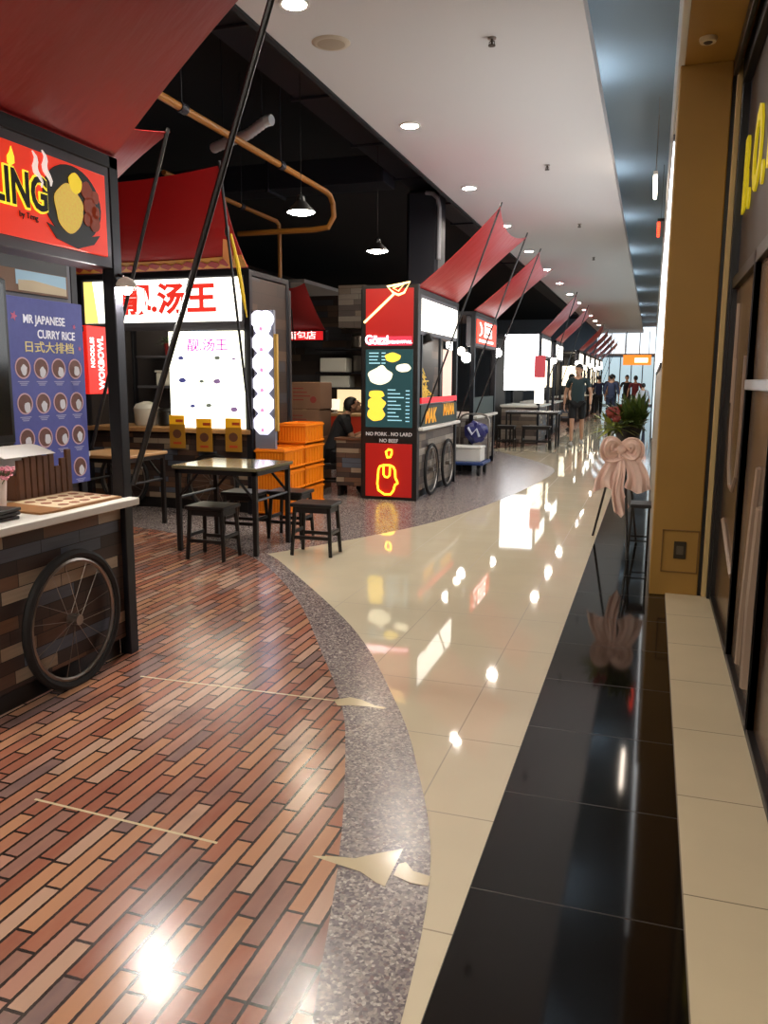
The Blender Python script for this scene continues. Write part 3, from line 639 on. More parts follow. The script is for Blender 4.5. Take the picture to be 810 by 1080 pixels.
# --- soup stall, facing the viewer
def soup_stall():
    x0, x1, yf, yb, top = -6.28, -4.10, 7.95, 8.95, 2.5
    t = thing('food_stall', 'soup stall facing the viewer with white lit sign in red Chinese characters', 'food stall', ((x0+x1)/2, 8.7, 0))
    for x in (x0, x1-.07):
        for y in (yf, yb-.07): MB().box(x, x+.07, y, y+.07, 0, top+.1, .004).build('corner_post', M_FRAME, t)
    MB().box(x0, x1, yf, yb, top+.06, top+.12, .004).build('roof_frame', M_FRAME, t)
    sb = MB(); sb.box(x0+.07, x1-.07, yf+.005, yf+.14, 2.02, top+.06, .004); sb.box(x0+.07, x1-.07, yf, yf+.02, 2.0, 2.05, .002); s_ = sb.build('sign_box', M_FRAMEG, t)
    MB().box(x0+.10, x1-.10, yf-.008, yf+.006, 2.09, 2.545, .002).build('sign_face', E_('soup_white', (255,252,240), 2.4), s_)
    m = MB(); m.poly([(x0+.10,2.09), (x0+.28,2.09), (x0+.22,2.545), (x0+.10,2.545)], (0,yf-.009,0), X_, Z_, .002); m.build('sign_corner', E_('soup_yellow', (250,226,120), 1.3), s_)
    m = MB(); m.text('靓.汤王', (-5.08, yf-.010, 2.315), X_, Z_, .34, .002, bold=.034, sx=1.08); m.build('lettering', E_('soup_red', (226,52,40), .9), s_, 'red Chinese characters')
    MB().box(x0+.06, x1-.06, yf+.06, yf+.55, .12, .86, .004).build('cart', M_PLANK, t)
    MB().box(x0+.08, x1-.08, yf+.08, yf+.52, 0, .12, .002).build('plinth', M_BLKW, t)
    MB().box(x0+.02, x1-.02, yf-.02, yf+.62, .88, .93, .005).build('counter', M_WOOD, t)
    MB().box(x0, x1, yb, yb+.05, 0, top, .002).build('back_wall', M_DARKIN, t)
    MB().box(x1-.05, x1-.01, yf+.07, yb-.07, .0, 2.55, .002).build('side_wall', M_WALLP, t)
    MB().box(x0, x0+.04, yf+.07, yb-.07, .0, 2.55, .002).build('side_wall', M_DARKIN, t)
    for wx in (-5.78, -4.62): wheel(t, (wx, yf+.03, .33), Y_, .33)
    cn = sail((x0, yf-.02, top+.13), (x1, yf-.02, top+.13), (x0, 7.18, 3.45), (x1+.12, 7.18, 3.46), cut=.05).build('canopy', M_SAIL, t)
    # patterned hem
    SP = sail_P((x0, yf-.02, top+.13), (x1, yf-.02, top+.13), (x0, 7.18, 3.45), (x1+.12, 7.18, 3.46), .10, .05)
    off = V((0,-.006,-.006))
    hm = MB(); hm.grid(lambda u, v: SP(u, .015+.13*v) + off, 16, 3, .003); he = hm.build('canopy_hem', mat('hem_gold', (196,140,54), .5, noise=.3, nscale=7), cn, 'gold patterned hem')
    for i in range(14):
        u0 = .04+.066*i
        hm = MB(); hm.grid(lambda u, v: SP(u0+(.022+.012*math.sin(PI*v))*(u-.5)*2*math.sin(PI*max(.05,v)), .03+.09*v+.01*math.sin(i*2)) + off*2, 6, 6, .002); hm.build('hem_motif', mat('hem_red', (150,36,36), .5), he)
    for xx, tx in ((x0+.02, x0), (x1+.01, x1+.12)): MB().path([(xx, yf-.06, .95), (tx, 7.16, 3.5)], .014, 8).build('canopy_pole', M_POLE, t)
    MB().box(-6.0, -4.4, 8.3, 8.36, 2.50, 2.545, .004).build('fill_tube', E_('fill_glow', (255,240,214), 28), t)  # glowing tube added to lift the dark kitchen
    # lit menu
    m = MB(); m.box(-5.08, -4.17, yf-.04, yf-.005, .94, 1.985, .004); mp = m.build('menu_panel', E_('menu_white', (255,255,232), 2.2), t, 'glowing white menu panel')
    m = MB(); m.text('靓.汤王', (-4.60, yf-.042, 1.83), X_, Z_, .145, .002, bold=.008, sx=1.1); m.build('menu_title', E_('menu_magenta', (206,60,190), .9), mp)
    for k, (a, b, r) in enumerate(((-4.93,1.70,.035), (-4.48,1.70,.035), (-4.28,1.69,.02), (-4.92,1.46,.045), (-4.68,1.45,.03), (-4.49,1.45,.045), (-4.80,1.18,.03), (-4.60,1.19,.035), (-4.29,1.15,.045))):
        m = MB(); m.disc((0,yf-.042,0), X_, Z_, a, b, r, .002, 14, r2=r*.6, wob=.12, k0=a); m.build('dish_picture', mat(('dish_blue','dish_grey','dish_lilac')[k % 3], ((86,90,160),(120,130,120),(150,120,170))[k % 3], .5, 0, ((86,90,160),(120,130,120),(150,120,170))[k % 3], .5), mp)
    # kitchen inside
    sh = MB()
    for z in (1.36, 1.72): sh.box(-6.0, -5.1, 8.62, 8.94, z, z+.03, .003)
    sh.build('shelf', M_FRAMEG, t)
    MB().lathe((-4.75,8.27,.931), [(.28,0), (.30,.02), (.30,.50), (.31,.52), (.27,.55), (.03,.60)], 28).build('stock_pot', mat('pot_steel', (176,166,152), .3, .8), t)
    return t
ST2 = soup_stall()
def loose(name, mb_, m, loc, lb, cat, group=None): return base(mb_, name, m, loc, lb, cat, group)
# soup stall contents
loose('water_drum', MB().lathe((-5.15,8.79,1.75), [(.13,0), (.15,.03), (.15,.32), (.06,.38), (.05,.42)], 20), mat('drum_blue', (44,66,110), .35), (-5.15,8.79,1.75), 'dark blue drum on the top shelf inside the soup stall', 'drum')
t = thing('potted_plant', 'leafy green plant in a red pot on the soup stall shelf', 'plant', (-5.62,8.79,1.75))
MB().lathe((-5.62,8.79,1.75), [(.06,0), (.08,.14), (.085,.15), (.07,.15)], 16).build('pot', mat('pot_red', (140,36,34), .5), t)
m = MB(); random.seed(8)
for i in range(26):
    a = random.random()*2*PI; e = .2+random.random(); L_ = .14+.08*random.random()
    d = V((math.cos(a)*math.cos(e), math.sin(a)*math.cos(e), math.sin(e))); o_ = V((-5.62,8.79,1.89)); s_ = d.cross(Z_).normalized()*.022
    m.grid(lambda u, v: o_ + d*L_*u + s_*(2*v-1)*math.sin(PI*min(1,u*.95+.05)) - Z_*.06*u*u, 5, 2, .002)
m.build('foliage', mat('leaf_dark', (64,88,48), .5), t)
loose('food_tub', MB().box(-5.78,-5.55,8.69,8.91,1.39,1.55,.015).box(-5.79,-5.54,8.68,8.92,1.55,1.575,.006), mat('tub_white', (212,208,196), .4), (-5.66,8.79,1.39), 'white plastic tub on the lower soup stall shelf', 'tub')
loose('glass_jar', MB().lathe((-5.40,8.79,1.39), [(.05,0), (.055,.02), (.055,.10), (.04,.13), (.042,.15)], 16), mat('jar_grey', (150,156,164), .2), (-5.40,8.79,1.39), 'small grey jar beside the white tub on the shelf', 'jar')
loose('rice_cooker', MB().lathe((-5.66,8.3,.931), [(.12,0), (.14,.03), (.15,.20), (.12,.25), (.03,.28)], 20), mat('cooker_white', (200,196,186), .35), (-5.66,8.45,.93), 'white cooker on the soup stall counter', 'rice cooker')
loose('black_pot', MB().lathe((-5.38,8.3,.931), [(.09,0), (.11,.02), (.11,.16), (.12,.17), (.1,.2)], 20), M_BLKW, (-5.38,8.42,.93), 'small black pot beside the white cooker', 'pot')
# hanging cards and side sign
for k, (x, z) in enumerate(((-5.0,.97), (-4.66,.94), (-4.30,.95))):
    lb = ('leftmost hanging ochre soup card under the lit menu', 'middle hanging ochre soup card under the lit menu', 'rightmost hanging ochre soup card under the lit menu')[k]
    t = thing('soup_card', lb, 'card', (x, 7.88, z), 'soup cards under the lit menu')
    MB().box(x-.10,x+.10,7.893,7.903,z-.26,z+.005,.006).build('card_body', mat('card_ochre', (176,124,34), .5), t)
    MB().box(x-.095,x+.095,7.889,7.899,z+.005,z+.105,.002).build('card_header', mat('card_yellow', (222,160,24), .5, 0, (222,160,24), .3), t)
    m = MB(); m.disc((0,7.891,0), X_, Z_, x, z-.10, .055, .002, 18, r2=.05); m.build('bowl_picture', mat('bowl_brown', (104,62,44), .5), t)
    m = MB(); m.rect((0,7.891,0), X_, Z_, x-.05, x+.05, z-.215, z-.19, .002); m.rect((0,7.887,0), X_, Z_, x-.01, x+.08, z+.03, z+.06, .002); m.build('caption', mat('card_red', (196,70,34), .5), t)
t = thing('octagon_sign', 'column of glowing white octagons beside the soup stall menu', 'sign', (-3.98,8.0,.86))
MB().box(-4.09,-3.85,8.0,8.05,.66,2.2,.004).build('backing', mat('sign_grey', (120,124,140), .5), t)
MB().box(-3.85,-3.815,7.995,8.04,.92,1.95,.003).build('side_strip', mat('strip_ochre', (190,150,70), .5), t, 'ochre strip along the edge')
for k in range(6):
    z = 1.0+.215*k; r = .125; c = (-3.98, z)
    m = MB()
    if k == 5: m.disc((0,7.985,0), X_, Z_, c[0]-.045, z+.03, .09, .018, 20); m.disc((0,7.9845,0), X_, Z_, c[0]+.045, z+.03, .09, .018, 20); m.disc((0,7.984,0), X_, Z_, c[0], z-.04, .10, .018, 20)
    else: m.poly([(c[0]+r*math.cos(PI/8+PI/4*i), z+r*math.sin(PI/8+PI/4*i)) for i in range(8)], (0,7.985,0), X_, Z_, .018)
    o = m.build('octagon', E_('octagon_white', (240,238,255), 2.2), t)
    m = MB(); m.annulus((0,7.980,0), X_, Z_, c[0], z, .085, .091, .002, 20); m.disc((0,7.980,0), X_, Z_, c[0]-.01, z-.07, .022, .002, 10, wob=.1); m.build('dish_drawing', mat('drawing_pink', (206,150,186), .5, 0, (226,150,196), .8), o)
t = thing('pennant', 'pale orange tag and yellow ribbon tied to the soup stall pole', 'tag', (-4.08,7.55,2.75))
m = MB(); m.poly([(-4.16,2.86), (-4.09,2.84), (-4.05,2.64), (-4.10,2.60), (-4.17,2.68)], (0,7.52,0), X_, Z_, .003); m.build('tag_card', mat('tag_orange', (216,140,84), .6), t)
m = MB(); m.path([(-4.06,7.5,2.9), (-4.02,7.56,2.6), (-4.0,7.62,2.3), (-3.985,7.66,2.1)], [.012,.022,.02,.006], 6); m.build('ribbon', mat('ribbon_yellow', (226,188,40), .5), t)
m = MB(); m.ell((-4.1,7.5,2.93), (.03,.012,.06), 8); m.build('clip', M_CHROME, t)
# --- corner kiosk with the fries menu
K3 = kiosk('food_kiosk', 'corner kiosk with red and dark green fries menu on its end and white lit sign', 9.58, 11.66, -2.69, .74, plank=M_PLANKG, wheels=(10.2,11.1), tipx=-1.75)
def gozzi():
    t = K3; y = 9.57
    e = MB(); e.box(-3.40,-2.685,y-.05,y+.02,0,2.6,.006); p = e.build('end_panel', M_BLKW, t)
    red = mat('gozzi_red', (168,26,22), .4, 0, (176,18,14), .30)
    MB().box(-3.345,-2.745,y-.058,y-.048,1.90,2.555,.002).build('red_panel', red, p)
    MB().box(-3.345,-2.745,y-.058,y-.048,.04,.70,.002).build('lower_red_panel', red, p)
    b = MB(); b.box(-3.345,-2.745,y-.060,y-.048,.90,1.84,.002); b.build('menu_screen', mat('menu_green', (30,58,60), .25, 0, (34,66,70), .75), p, 'dark green menu screen')
    glow = E_('gozzi_white', (255,236,244), 2.6); m = MB()
    m.text('Gözzi', (-3.20,y-.070,1.95), X_, Z_, .150, .004, bold=.03, sx=.85); m.text('DELIGHTFULL', (-2.905,y-.066,1.925), X_, Z_, .048, .003, bold=.02); m.build('lettering', glow, p, 'glowing white letters')
    MB().rect((0,y-.060,0), X_, Z_, -3.31, -2.76, 1.885, 1.995, .003).build('letter_glow_plate', mat('gozzi_pink', (196,44,66), .4, 0, (226,60,84), .7), p)
    m = MB(); m.text('NO PORK . NO LARD', (-3.045,y-.054,.815), X_, Z_, .062, .003, bold=.012); m.text('NO BEEF', (-3.045,y-.054,.735), X_, Z_, .062, .003, bold=.012); m.build('notice_lettering', mat('notice_grey', (190,186,186), .5, 0, (190,186,186), .25), p)
    neon = E_('neon_yellow', (255,216,40), 3.2); warm = E_('neon_warm', (255,214,140), 2.8)
    yy = y-.07; m = MB()
    def q(P, r=.011, closed=False): m.path([V((a, yy, b)) for a, b in P], r, 8, closed)
    q([(-3.36,2.16), (-3.20,2.30), (-3.04,2.44), (-2.98,2.495)], .014)
    q([(-3.07,2.575), (-2.79,2.62), (-2.86,2.50), (-2.93,2.475), (-2.99,2.50)], .013, True); q([(-3.0,2.555), (-2.86,2.60), (-2.93,2.52)], .008, True)
    m.build('neon_fork', warm, p, 'neon skewer outline')
    m = MB()
    q([(-3.17,.12), (-3.185,.2), (-3.17,.38), (-3.15,.42), (-3.10,.435), (-3.02,.435), (-2.975,.415), (-2.955,.37), (-2.95,.28), (-2.925,.235), (-2.92,.215), (-2.955,.195), (-2.975,.12), (-3.01,.075), (-3.09,.07)], .012, True)
    q([(-3.105,.43), (-3.105,.32), (-3.085,.29), (-3.05,.285), (-3.025,.31), (-3.02,.43)], .011)
    q([(-3.075,.60), (-3.055,.53), (-3.02,.535), (-3.0,.58), (-3.0,.625), (-3.04,.63)], .012, True)
    m.build('neon_head', neon, p, 'yellow neon head outline')
    food = mat('fries_yellow', (226,196,60), .5, 0, (240,206,70), 1.0, noise=.3, nscale=60); ys = y-.062
    for k, (a, b, r, r2) in enumerate(((-3.0,1.745,.10,.055), (-3.205,1.19,.115,.085), (-3.205,1.06,.115,.085), (-3.205,1.30,.10,.05))):
        m = MB(); m.disc((0,ys-.0006*k,0), X_, Z_, a, b, r, .002, 26, r2=r2, wob=.06, k0=k); m.build('fries_picture', food, p)
    cream = mat('platter_cream', (240,236,206), .5, 0, (244,240,206), 1.0, noise=.15, nscale=60)
    for k, (a, b, r, r2) in enumerate(((-3.16,1.52,.155,.10), (-3.14,1.58,.07,.07), (-2.86,1.62,.095,.05))):
        m = MB(); m.disc((0,ys-.0006*k,0), X_, Z_, a, b, r, .002, 26, r2=r2, wob=.05, k0=k); m.build('platter_picture', cream, p)
    m = MB(); random.seed(9)
    for i in range(4): m.rect((0,ys,0), X_, Z_, -3.30, -3.30+.10+.05*random.random(), 1.79-.04*i, 1.803-.04*i, .002); m.rect((0,ys,0), X_, Z_, -3.14, -3.09, 1.79-.04*i, 1.803-.04*i, .002)
    for i in range(9): m.rect((0,ys,0), X_, Z_, -3.06, -3.06+.10+.12*random.random(), 1.35-.046*i, 1.363-.046*i, .002); m.rect((0,ys,0), X_, Z_, -2.83, -2.78, 1.34-.046*i, 1.353-.046*i, .002)
    m.build('price_lines', mat('price_blue', (150,200,214), .5, 0, (150,200,214), .8), p)
    # aisle side: glass showcase with fries, red strip, green board
    xf = -2.68
    m = MB(); m.box(xf-.02,xf+.0,9.68,11.58,.90,1.17,.003); g = m.build('front_board', mat('board_green', (40,54,50), .5), t)
    m = MB(); m.text('MAK', (xf+.002,10.15,1.02), Y_, V((0,.15,1)), .26, .003, bold=.03); m.build('board_lettering', mat('letter_orange', (226,160,40), .5, 0, (226,160,40), .35), g); m = MB(); m.text('MAMA', (xf+.002,11.12,1.07), Y_, V((0,.15,1)), .22, .003, bold=.03); m.build('board_lettering', mat('letter_orange', (226,160,40), .5, 0, (226,160,40), .35), g)
    MB().box(xf-.02,xf+.004,9.68,11.58,1.19,1.26,.003).build('red_strip', mat('strip_red', (206,30,40), .4, 0, (226,30,44), .8), t)
    MB().box(-3.2,xf-.03,9.7,11.56,1.17,1.24,.004).build('showcase_deck', M_CHROME, t)
    gl = mat('case_glass', (210,230,240), .05, 0, trans=.0)
    fr_ = MB()
    for yv in (9.68, 10.6, 11.54): MB().box(xf-.03,xf,yv,yv+.04,1.26,2.02,.002).build('mullion', M_FRAME, t)
    MB().box(-3.36,-3.33,9.7,11.56,1.26,2.0,.002).build('lit_back_panel', E_('case_blue', (200,226,244), .8), t)
    m = MB(); random.seed(12)
    for i in range(150):
        u_, v_ = random.random(), random.random(); c = V((-3.0+.22*(random.random()-.5), 9.95+1.0*u_, 1.26+.42*v_*(1-abs(2*u_-1)**2)))
        d = V((random.random()-.5, random.random()-.5, random.random()-.5)).normalized(); m.tube(c-d*.06, c+d*.06, .011, seg=4)
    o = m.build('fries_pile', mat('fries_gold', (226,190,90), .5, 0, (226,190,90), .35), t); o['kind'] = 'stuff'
    MB().obox(V((xf-.03,9.95,1.98)), V((0,1,0)), V((1,0,.4)).normalized(), V((-.4,0,1)).normalized(), .10, .16, .10, .01).build('spot_lamp', M_BLKW, t)
gozzi()
def glass_bulbs(x, y, z, lb, arm):
    t = thing('globe_lamp', lb, 'lamp', (x, y, z), 'globe lamps inside the stalls')
    MB().ell((x, y, z), .085, 14).build('globe', E_('globe_white', (255,250,240), 14), t); MB().tube((x, y, z+.08), (x, y, z+.14), .03, seg=10).build('cap', M_BLKW, t); MB().path([(x, y, z+.13), (x, y, z+.17), arm], .008, 6).build('bracket_arm', M_BLKW, t)
# recess between corner kiosk and the next
struct('wall_recess', MB().box(-3.35,-3.25,11.68,13.02,0,2.62,.002), M_WALLP)
glass_bulbs(-3.0, 12.55, 2.02, 'round glowing lamp in the gap between the fries kiosk and red sign kiosk', (-3.25,12.55,2.19))
# --- kiosk with square red sign
K4 = kiosk('food_kiosk', 'kiosk with small square red lit sign beyond the fries kiosk', 13.02, 14.95, -2.73, 1.3, plank=M_PLANKG, sign=E_('sign_red', (236,70,44), 1.0), tipx=-1.75, npole=1)
sg = [c for c in K4.children if c.name.startswith('sign_box')][0]
m = MB(); x4 = -2.72
for a0,a1,b0,b1 in ((13.75,14.4,2.19,2.23),(13.75,14.4,2.39,2.43),(13.75,13.83,2.19,2.43),(14.32,14.4,2.19,2.43)): m.rect((x4,0,0), Y_, Z_, a0, a1, b0, b1, .003)
m.rect((x4,0,0), Y_, Z_, 13.92, 14.24, 2.26, 2.36, .003); m.rect((x4,0,0), Y_, Z_, 13.3, 14.55, 2.10, 2.14, .003); m.path([(x4,13.35,2.40), (x4,13.5,2.33), (x4,13.5,2.24), (x4,13.35,2.2)], .016, 6)
m.build('sign_symbol', E_('symbol_white', (255,236,230), 2.4), sg)
MB().box(-3.5,-3.45,13.1,14.88,1.0,2.0,.002).build('lit_back_panel', E_('case_warm', (236,190,170), .8), K4)
MB().box(-2.79,-2.75,13.1,14.88,.90,1.2,.003).build('front_board', mat('board_green'), K4)
glass_bulbs(-2.98, 13.55, 1.85, 'round lamp under the square red sign', (-2.98,13.55,2.5))
glass_bulbs(-2.76, 15.2, 1.98, 'round lamp left of the bright white menu wall', (-2.765,14.95,2.15))
# --- kiosk with the bright white end panel
K5 = kiosk('food_kiosk', 'kiosk with large bright white menu wall behind the far table', 19.45, 21.35, -2.50, 1.2, plank=M_PLANK, tipx=-1.75, npole=1)
MB().box(-3.34,-2.56,19.36,19.44,1.25,2.54,.004).build('menu_panel', E_('wall_menu_white', (250,252,255), 3.2), K5, 'glowing white menu panel')
MB().box(-3.4,-2.53,19.38,19.45,.85,.9,.003).build('ledge', M_WHITE, K5)
MB().box(-3.38,-2.55,19.39,19.45,0.02,.85,.002).build('end_boarding', M_PLANKG, K5)
m = MB(); m.box(-2.63,-2.38,19.335,19.359,1.55,2.05,.004); base(m, 'red_banner', mat('cloth_red', (206,80,90), .7, 0, (206,80,90), .3), (-2.5,19.35,1.8), 'small red hanging banner beside the bright white menu wall', 'banner')
m = MB(); m.box(-2.61,-2.39,19.34,19.359,.95,1.548,.004); base(m, 'white_notice', E_('notice_white', (255,250,240), 1.6), (-2.5,19.35,1.2), 'white lit notice hanging below the small red banner', 'notice')
for k, (nm, y0, ln) in enumerate((('sixth', 22.9, 1.9), ('seventh', 30.4, 1.9), ('eighth', 33.6, 1.9), ('ninth', 36.4, 1.9), ('tenth', 39.6, 1.9), ('last', 43.0, 1.9))):
    lb = ('far kiosk directly behind the bright white menu wall kiosk', 'first of the distant grouped kiosks with stacked red sails', 'second of the distant grouped kiosks', 'third of the distant grouped kiosks', 'fourth distant kiosk near the corridor end', 'farthest kiosk before the corridor end')[k]
    t = kiosk('food_kiosk', lb, y0, y0+ln, -2.55, 1.2, plank=M_PLANK, tipx=-1.75, npole=1)
    MB().box(-3.2,-2.62,y0-.05,y0-.005,1.3,2.0,.003).build('menu_panel', E_('far_menu', (255,240,210), 1.6), t)
    glass_bulbs(-2.58, y0-.25, 2.0+.1*(k % 2), ('lamp beside the far kiosk behind the white menu wall', 'lamp before the first distant grouped kiosk', 'lamp before the second distant grouped kiosk', 'lamp before the third distant grouped kiosk', 'lamp before the fourth distant kiosk', 'lamp before the farthest kiosk')[k], (-2.585, y0, 2.2+.1*(k % 2)))
# rear stall seen between the soup stall and the corner kiosk
def rear_stall():
    t = thing('food_stall', 'rear stall with small red canopy seen between the soup stall and fries kiosk', 'food stall', (-5.5,13.6,0))
    MB().box(-6.5,-4.3,13.75,13.85,0,2.4,.002).build('back_wall', M_WALLP, t)
    MB().box(-6.2,-5.28,12.98,13.1,2.12,2.30,.004).build('sign_box', M_FRAME, t)
    MB().box(-6.1,-5.33,12.965,12.982,2.135,2.28,.002).build('sign_face', E_('rear_red', (206,30,34), .9), t)
    m = MB(); m.text('面包店', (-5.72,12.962,2.205), X_, Z_, .14, .002, bold=.01, sx=1.3); m.build('lettering', E_('rear_white', (255,236,230), 1.5), t)
    sail((-6.1,13.0,2.3), (-5.3,13.0,2.3), (-5.95,12.5,3.0), (-5.45,12.5,3.02), cut=.06).build('canopy', mat('small_sail', (150,34,34), .5), t)
    MB().path([(-5.85,12.98,1.9), (-5.72,12.5,3.05)], .012, 6).build('canopy_pole', M_POLE, t)
    for x in (-6.2, -4.42): MB().box(x,x+.06,13.0,13.06,0,2.45,.003).build('corner_post', M_FRAME, t)
    pc = MB(); pc.box(-5.06,-4.58,13.0,13.4,2.33,3.02,.003); pc.build('planked_header', M_PLANKG, t)
    sh = MB()
    for z in (2.0, 1.6, 1.34): sh.box(-5.55,-4.5,13.15,13.6,z-.03,z,.003)
    sh.build('shelf', M_FRAME, t)
    MB().box(-5.30,-4.45,13.55,13.6,.92,1.30,.002).build('backsplash', E_('splash_warm', (255,226,176), 1.0), t)
    MB().box(-5.36,-4.5,13.0,13.5,.0,.34,.004).build('counter_base', M_BLKW, t)
    MB().box(-5.36,-4.5,12.95,13.5,.34,.86,.004).build('counter_front', mat('counter_red', (196,56,30), .45), t)
    MB().box(-5.38,-4.48,12.93,13.52,.86,.90,.004).build('counter', M_WOOD, t)
rear_stall()
for k, (x0, x1, z0, z1, lb) in enumerate(((-5.48,-5.0,1.601,1.84,'white storage box on upper rear shelf'), (-5.48,-4.95,1.341,1.54,'white storage box on lower rear shelf'))):
    m = MB(); m.box(x0,x1,13.2,13.5,z0,z1,.01); base(m, 'storage_box', mat('box_white', (216,212,200), .5), ((x0+x1)/2,13.35,z0), lb, 'box')
loose('steel_pot', MB().lathe((-4.78,13.35,2.001), [(.14,0), (.16,.02), (.16,.2), (.17,.21), (.13,.24), (.02,.27)], 20), M_CHROME, (-4.78,13.35,2.0), 'shiny steel pot on the top rear shelf', 'pot')
loose('steel_pot', MB().lathe((-4.75,13.38,1.601), [(.15,0), (.17,.02), (.17,.26), (.18,.27), (.15,.28)], 20), M_CHROME, (-4.75,13.38,1.6), 'steel pot on the middle rear shelf beside the white box', 'pot')
loose('sauce_bottle', MB().lathe((-4.68,13.3,1.341), [(.03,0), (.035,.02), (.035,.1), (.012,.15), (.014,.19)], 14), mat('bottle_dark', (36,28,24), .2), (-4.68,13.3,1.34), 'dark bottle on the lowest rear shelf', 'bottle')
t = thing('paper_lamp', 'white cup-shaped lamp on the red rear counter', 'lamp', (-5.18,13.15,.9))
MB().lathe((-5.18,13.15,.9), [(.04,0), (.06,.01), (.02,.03), (.02,.06)], 14).build('lamp_base', M_CHROME, t); MB().lathe((-5.18,13.15,.96), [(.07,0), (.085,.18), (.08,.18), (.066,.01)], 18).build('lamp_shade', E_('shade_white', (255,240,214), 1.0), t)
loose('green_jar', MB().lathe((-4.98,13.15,.901), [(.05,0), (.055,.02), (.055,.1), (.05,.12)], 14), mat('jar_green', (140,156,110), .3), (-4.98,13.15,.9), 'pale green jar beside the lamp on the red counter', 'jar')
# cartons, crates
crt = mat('carton_brown', (132,96,72), .7, noise=.1, nscale=8); pr = mat('carton_print', (140,52,44), .7)
def carton(x, y, z, w_, d, h_, lb):
    t = thing('carton', lb, 'cardboard box', (x, y, z), 'stacked cartons')
    MB().box(x-w_/2,x+w_/2,y-d/2,y+d/2,z+.001,z+h_-.001,.008).build('box_body', crt, t)
    m = MB(); m.box(x-.03,x+.03,y-d/2-.001,y+d/2+.001,z+h_-.006,z+h_+.0,.0005); m.build('tape', mat('tape_tan', (176,146,104), .4), t)
    m = MB(); [m.rect((0,y-d/2-.002,0), X_, Z_, x-.17, x-.17+.05*(3+q_ % 3), z+.27-.05*q_, z+.285-.05*q_, .002) for q_ in range(4)]; m.disc((0,y-d/2-.002,0), X_, Z_, x+.12, z+.13, .045, .002, 14); m.build('print', pr, t)
for k in range(4): carton(-4.40+.012*(k % 2), 10.25, .36*k, .44, .42, .36, ('bottom carton of the tall stack behind the orange crates', 'second carton up in the tall stack', 'third carton up in the tall stack', 'top carton of the tall stack behind the orange crates')[k])
for k in range(3): carton(-4.95, 10.4, .40*k, .46, .42, .40, ('floor carton left of the tall carton stack', 'middle carton left of the tall carton stack', 'upper carton left of the tall carton stack')[k])
loose('cloth_bundle', MB().ell((-4.92,10.4,1.3), (.20,.18,.10), 14), mat('cloth_maroon', (96,24,36), .8), (-4.92,10.4,1.2), 'dark maroon bundle on the carton beside the tall stack', 'bundle')
def crate(x, y, z, w_, d, h_, lb):
    t = thing('plastic_crate', lb, 'crate', (x, y, z), 'orange crates beside the soup stall')
    m = MB(); T = .012
    for a0,a1,b0,b1 in ((x-w_/2,x+w_/2,y-d/2,y-d/2+T),(x-w_/2,x+w_/2,y+d/2-T,y+d/2),(x-w_/2,x-w_/2+T,y-d/2,y+d/2),(x+w_/2-T,x+w_/2,y-d/2,y+d/2)): m.box(a0,a1,b0,b1,z+.002,z+h_-.002,.003)
    m.box(x-w_/2,x+w_/2,y-d/2,y+d/2,z+.002,z+.02,.003)
    m.build('shell', mat('crate_orange', (236,128,6), .4), t)
    r = MB(); n = 9
    for i in range(n):
        xx = x-w_/2+.03+(w_-.06)*i/(n-1); r.box(xx-.006,xx+.006,y-d/2-.008,y-d/2,z+.03,z+h_-.05,.002)
    for i in range(7):
        yy = y-d/2+.03+(d-.06)*i/6; r.box(x+w_/2,x+w_/2+.008,yy-.006,yy+.006,z+.03,z+h_-.05,.002)
    r.build('ribs', mat('crate_orange2', (240,142,16), .4), t)
    l = MB()
    for zz in (z+h_-.04, z+.02): l.box(x-w_/2-.012,x+w_/2+.012,y-d/2-.012,y+d/2+.012,zz,zz+.022,.004)
    l.build('rim', mat('crate_orange'), t)
for k in range(3): crate(-3.89, 8.20, .245*k, .34, .54, .245, ('bottom orange crate of the front stack', 'middle orange crate of the front stack', 'top orange crate of the front stack')[k])
for k in range(4): crate(-3.90, 8.80, .245*k, .34, .54, .245, ('lowest orange crate of the taller rear stack', 'second orange crate of the taller rear stack', 'third orange crate of the taller rear stack', 'topmost orange crate of the taller rear stack')[k])
# ------------------------------------------------------------------ tables and stools
def table(x0, x1, y0, y1, h, top_m, lb, braces=True):
    t = thing('dining_table', lb, 'table', ((x0+x1)/2, (y0+y1)/2, 0))
    MB().box(x0-.02,x1+.02,y0-.02,y1+.02,h-.03,h,.006).build('table_top', top_m, t)
    MB().box(x0,x1,y0,y1,h-.07,h-.03,.003).build('apron', M_BLKW, t)
    for x in (x0, x1-.04):
        for y in (y0, y1-.04): MB().box(x,x+.04,y,y+.04,0.003,h-.03,.003).build('leg', M_BLKW, t)
    if braces:
        for y in (y0+.02, y1-.02):
            for xx, s in ((x0+.02, 1), (x1-.02, -1)): MB().tube((xx,y,h-.28), (xx+s*.2,y,h-.06), .012, seg=8).build('brace', M_BLKW, t)
        for xx in (x0+.02, x1-.02): MB().tube((xx,y0+.02,h-.28), (xx,y1-.02,h-.28), .012, seg=8).build('stretcher', M_BLKW, t)
    return t
glossy = mat('table_laminate', (112,108,84), .12, spec=.7)
table(-3.84,-3.07,6.0,6.68,.75, glossy, 'square black table with shiny top beside the soup stall')
